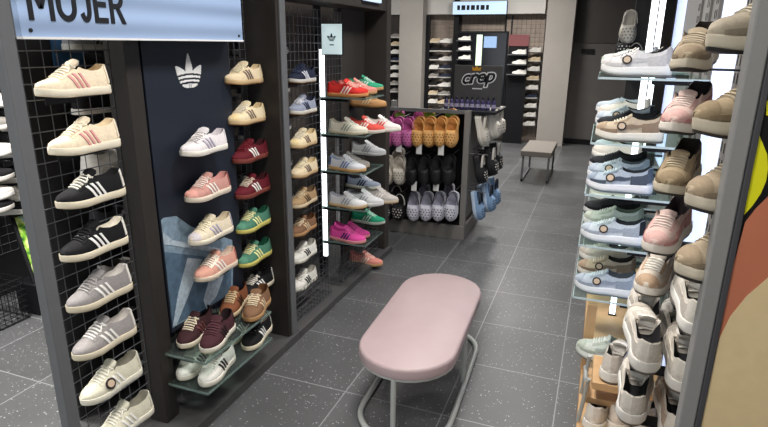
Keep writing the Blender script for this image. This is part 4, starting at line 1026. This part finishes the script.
def cname(cw): return {'r_white': 'white', 'r_dark': 'black', 'r_pale': 'pale', 'r_ice': 'icy grey', 'r_ice2': 'pale blue', 'r_sage': 'pale sage', 'r_beige': 'beige', 'r_blue': 'blue grey', 'r_sand': 'sand', 'r_tan': 'tan', 'r_stone': 'stone grey', 'r_pink': 'pink and cream', 'r_wblk': 'white and black', 'r_mixed': 'white and brown'}[cw]
for i, z in enumerate(SR):
    for j, y in enumerate((2.86, 3.08, 3.31, 3.70, 3.95)):
        cw = SC[i][j]
        at('run', cw, .135+random.uniform(-.012, .012), y, z+.001, 180+random.uniform(-6, 6), '%s running shoe on the %s right-hand shelf, %s in the row' % (cname(cw), ORD[i], ['nearest', 'second', 'third', 'fourth', 'fifth'][j]), 'running shoes on the right shelves', lo=j > 2)
# lit poles
for i, (x, y) in enumerate(((.215, 3.51), (.30, 4.17))):
    lp = thing('light_pole', ['white lit pole between the near and far glass shelves of the right wall', 'white lit pole past the last glass shelf of the right wall'][i], 'lamp', (x, y, .09))
    part('tube', box(NB(), (x-.016, y-.012, .10), (x+.016, y+.012, 2.2)), M_led, lp); part('foot', box(NB(), (x-.022, y-.018, .09), (x+.022, y+.018, .10)), M_black, lp)
# columns of shoes on the back board
def peg(cw, px, py, x, ang, label, bx=XB-.009, tilt=-8):
    p = onx(px, py, x)
    o = at('run', cw, x, p.y, p.z+.0, ang, label, 'running shoes on the right back board', tilt=tilt)
    bm = NB(); box(bm, (x-.03, p.y-.045, p.z-.006), (bx, p.y+.045, p.z-.001)); part('shoe_bracket', bm, M_black, rb)
colB = [('r_sand', 693, 68, 250, 'sand running shoe high on the right wall left of the lit panel'), ('r_pink', 684, 128, 235, 'pink and cream running shoe left of the lit panel, below the sand one'), ('r_tan', 676, 186, 250, 'tan running shoe left of the lit panel, between two pink ones'),
        ('r_pink', 665, 243, 235, 'pink running shoe left of the lit panel, lower of the two pink ones'), ('r_mixed', 655, 283, 240, 'white and brown running shoe low beside the lit panel')]
for cw, px, py, an, lb in colB: peg(cw, px+2, py, .275, an/3+170, lb)
colC = [('r_stone', 742, 50, 215, 'stone grey running shoe topmost beside the near right post'), ('r_tan', 726, 132, 215, 'tan running shoe beside the near right post, second from the top'), ('r_sand', 715, 205, 220, 'sand running shoe beside the near right post, third from the top'),
        ('r_sand', 703, 272, 220, 'sand running shoe beside the near right post, fourth from the top'), ('r_wblk', 690, 338, 225, 'white and black running shoe low beside the near right post'), ('r_pale', 680, 395, 228, 'pale running shoe at the foot of the near right post')]
for cw, px, py, an, lb in colC[:4]: peg(cw, px+30, py, .345, an-10, lb)
low = [('r_wblk', .350, 1.95, .86, 92, 'white running shoe heel-out beside the near right post, top of the low cluster'), ('r_pale', .350, 1.95, .655, 88, 'pale running shoe heel-out beside the near right post, middle of the low cluster'),
       ('r_mixed', .350, 1.95, .455, 92, 'white and brown running shoe heel-out at the foot of the near right post'), ('r_pale', .222, 1.95, .70, 95, 'pale running shoe heel-out, left of the white one by the right post'),
       ('r_wblk', .222, 1.95, .50, 86, 'white running shoe heel-out low in front of the plywood step'), ('r_mixed', .372, 2.28, .80, 90, 'white and brown running shoe heel-out under the lit panel'),
       ('r_wblk', .372, 2.28, .60, 93, 'white running shoe heel-out behind the cluster by the right post'), ('r_pale', .252, 2.28, .645, 94, 'pale running shoe heel-out above the plywood step')]
for cw, x, y, z, an, lb in low:
    at('run', cw, x, y, z+.012, an, lb, 'running shoes low on the right back board', tilt=14)
    bm = NB(); box(bm, (x-.03, y-.10, z-.040), (XB-.001, y-.04, z-.034)); part('shoe_bracket', bm, M_black, rb)
# plywood step with tube legs
st = thing('display_step', 'plywood two-level step on pale tube legs at the foot of the right shelves', 'step', (.2, 2.3, .09))
part('upper_board', box(NB(), (.10, 2.28, .295), (.34, 2.52, .33), .003), M_ply, st)
part('lower_board', box(NB(), (.075, 2.34, .185), (.30, 2.60, .215), .003), M_ply, st)
for (p0, p1) in (((.085, 2.29, .335), (.065, 2.33, .09)), ((.085, 2.50, .33), (.07, 2.56, .09)), ((.075, 2.27, .34), (.075, 2.62, .20)), ((.33, 2.30, .30), (.33, 2.30, .09)), ((.33, 2.5, .30), (.33, 2.5, .09))):
    bm = NB(); tube(bm, [p0, p1], .009, 8); part('leg', bm, M_tubeg, st, True)
at('run', 'r_pale', .19, 2.43, .331, 80, 'white running shoe standing on the plywood step', 'running shoes by the step')
at('run', 'r_sage', .17, 2.70, .331-.115, 180, 'pale sage running shoe behind the plywood step under the lowest shelf', 'running shoes by the step')
for i, (px, cw) in enumerate(((601, 'r_pale'), (622, 'r_mixed'), (646, 'r_pale'), (668, 'r_wblk'))):
    p = onz(px, 410, .19); at('run', cw, p.x, p.y+.10, .091, 84+random.uniform(-6, 6), '%s running shoe on the plywood deck, %s from the left' % (cname(cw), ORD[i]), 'running shoes on the deck')
# dark far rack past the shelves
fr = thing('display_rack', 'tall dark rack with hanging sandals past the far end of the right shelves', 'display rack', (.35, 5.2, 0))
part('board', box(NB(), (.18, 5.2, 0), (.47, 5.25, 2.6)), M_brown, fr); part('post', box(NB(), (.27, 4.8, 0), (.31, 4.84, 2.6)), M_frame, fr)
for i, (px, py, cw) in enumerate(((629, 28, 'white'), (625, 45, 'floral'), (634, 60, 'floral'))):
    p = ony(px, py, 5.12); clog(cw, (p.x, 5.12, p.z), 'front', '%s clog on the dark rack past the shelves, %s from top' % (nmC[cw], ORD[i]), 'clogs on the dark rack')
    bm = NB(); tube(bm, [(p.x, 5.2, p.z+.13), (p.x, 5.10, p.z+.13)], .004, 6); part('hook', bm, M_frame, fr)

# poster on the end of the right fixture
po = thing('poster', 'large black poster at the right edge with a yellow disc, bare leg and beige cloth', 'poster', (.7, YP, 0))
part('frame', box(NB(), (b_.x+.004, YP-.008, 0), (b_.x+.016, YP+.02, 2.3), .002), mat('poster_frame', '#47474a', .5, .2, noise=.03, bump=0), po)
part('board', box(NB(), (b_.x+.016, YP, 0), (1.3, YP+.02, 2.3)), mat('poster_black', '#0c0c0d', .5, noise=.05, bump=0), po)
def flat(name, px, m, d):
    pts = [ony(a_, c__, YP) for a_, c__ in px]; bm = NB(); prism(bm, [Vector((max(p.x, b_.x+.017), YP-d, p.z)) for p in pts], (0, -.0008, 0)); part(name, bm, m, po)
M_py = mat('poster_yellow', '#d3d11c', .5, noise=.03, bump=0)
flat('yellow_disc', [(755, 135), (762, 142), (767, 154), (768, 168), (766, 181), (761, 193), (753, 205), (744, 215), (728, 190), (740, 140)], M_py, 0)
flat('yellow_patch', [(765, 101), (790, 90), (790, 125), (766, 115)], M_py, 0)
flat('leg_shape', [(768, 196), (800, 178), (840, 176), (840, 300), (770, 300), (748, 330), (718, 338), (722, 310), (733, 262), (745, 222), (755, 209)], mat('poster_skin', '#b06a4f', .55, noise=.12, nscale=8, bump=0), .001)
flat('cloth_shape', [(768, 277), (790, 262), (850, 250), (850, 470), (680, 470), (692, 435), (705, 380), (719, 338), (730, 316), (746, 296)], mat('poster_cloth', '#cdb88d', .7, noise=.1, nscale=30, bump=0), .002)
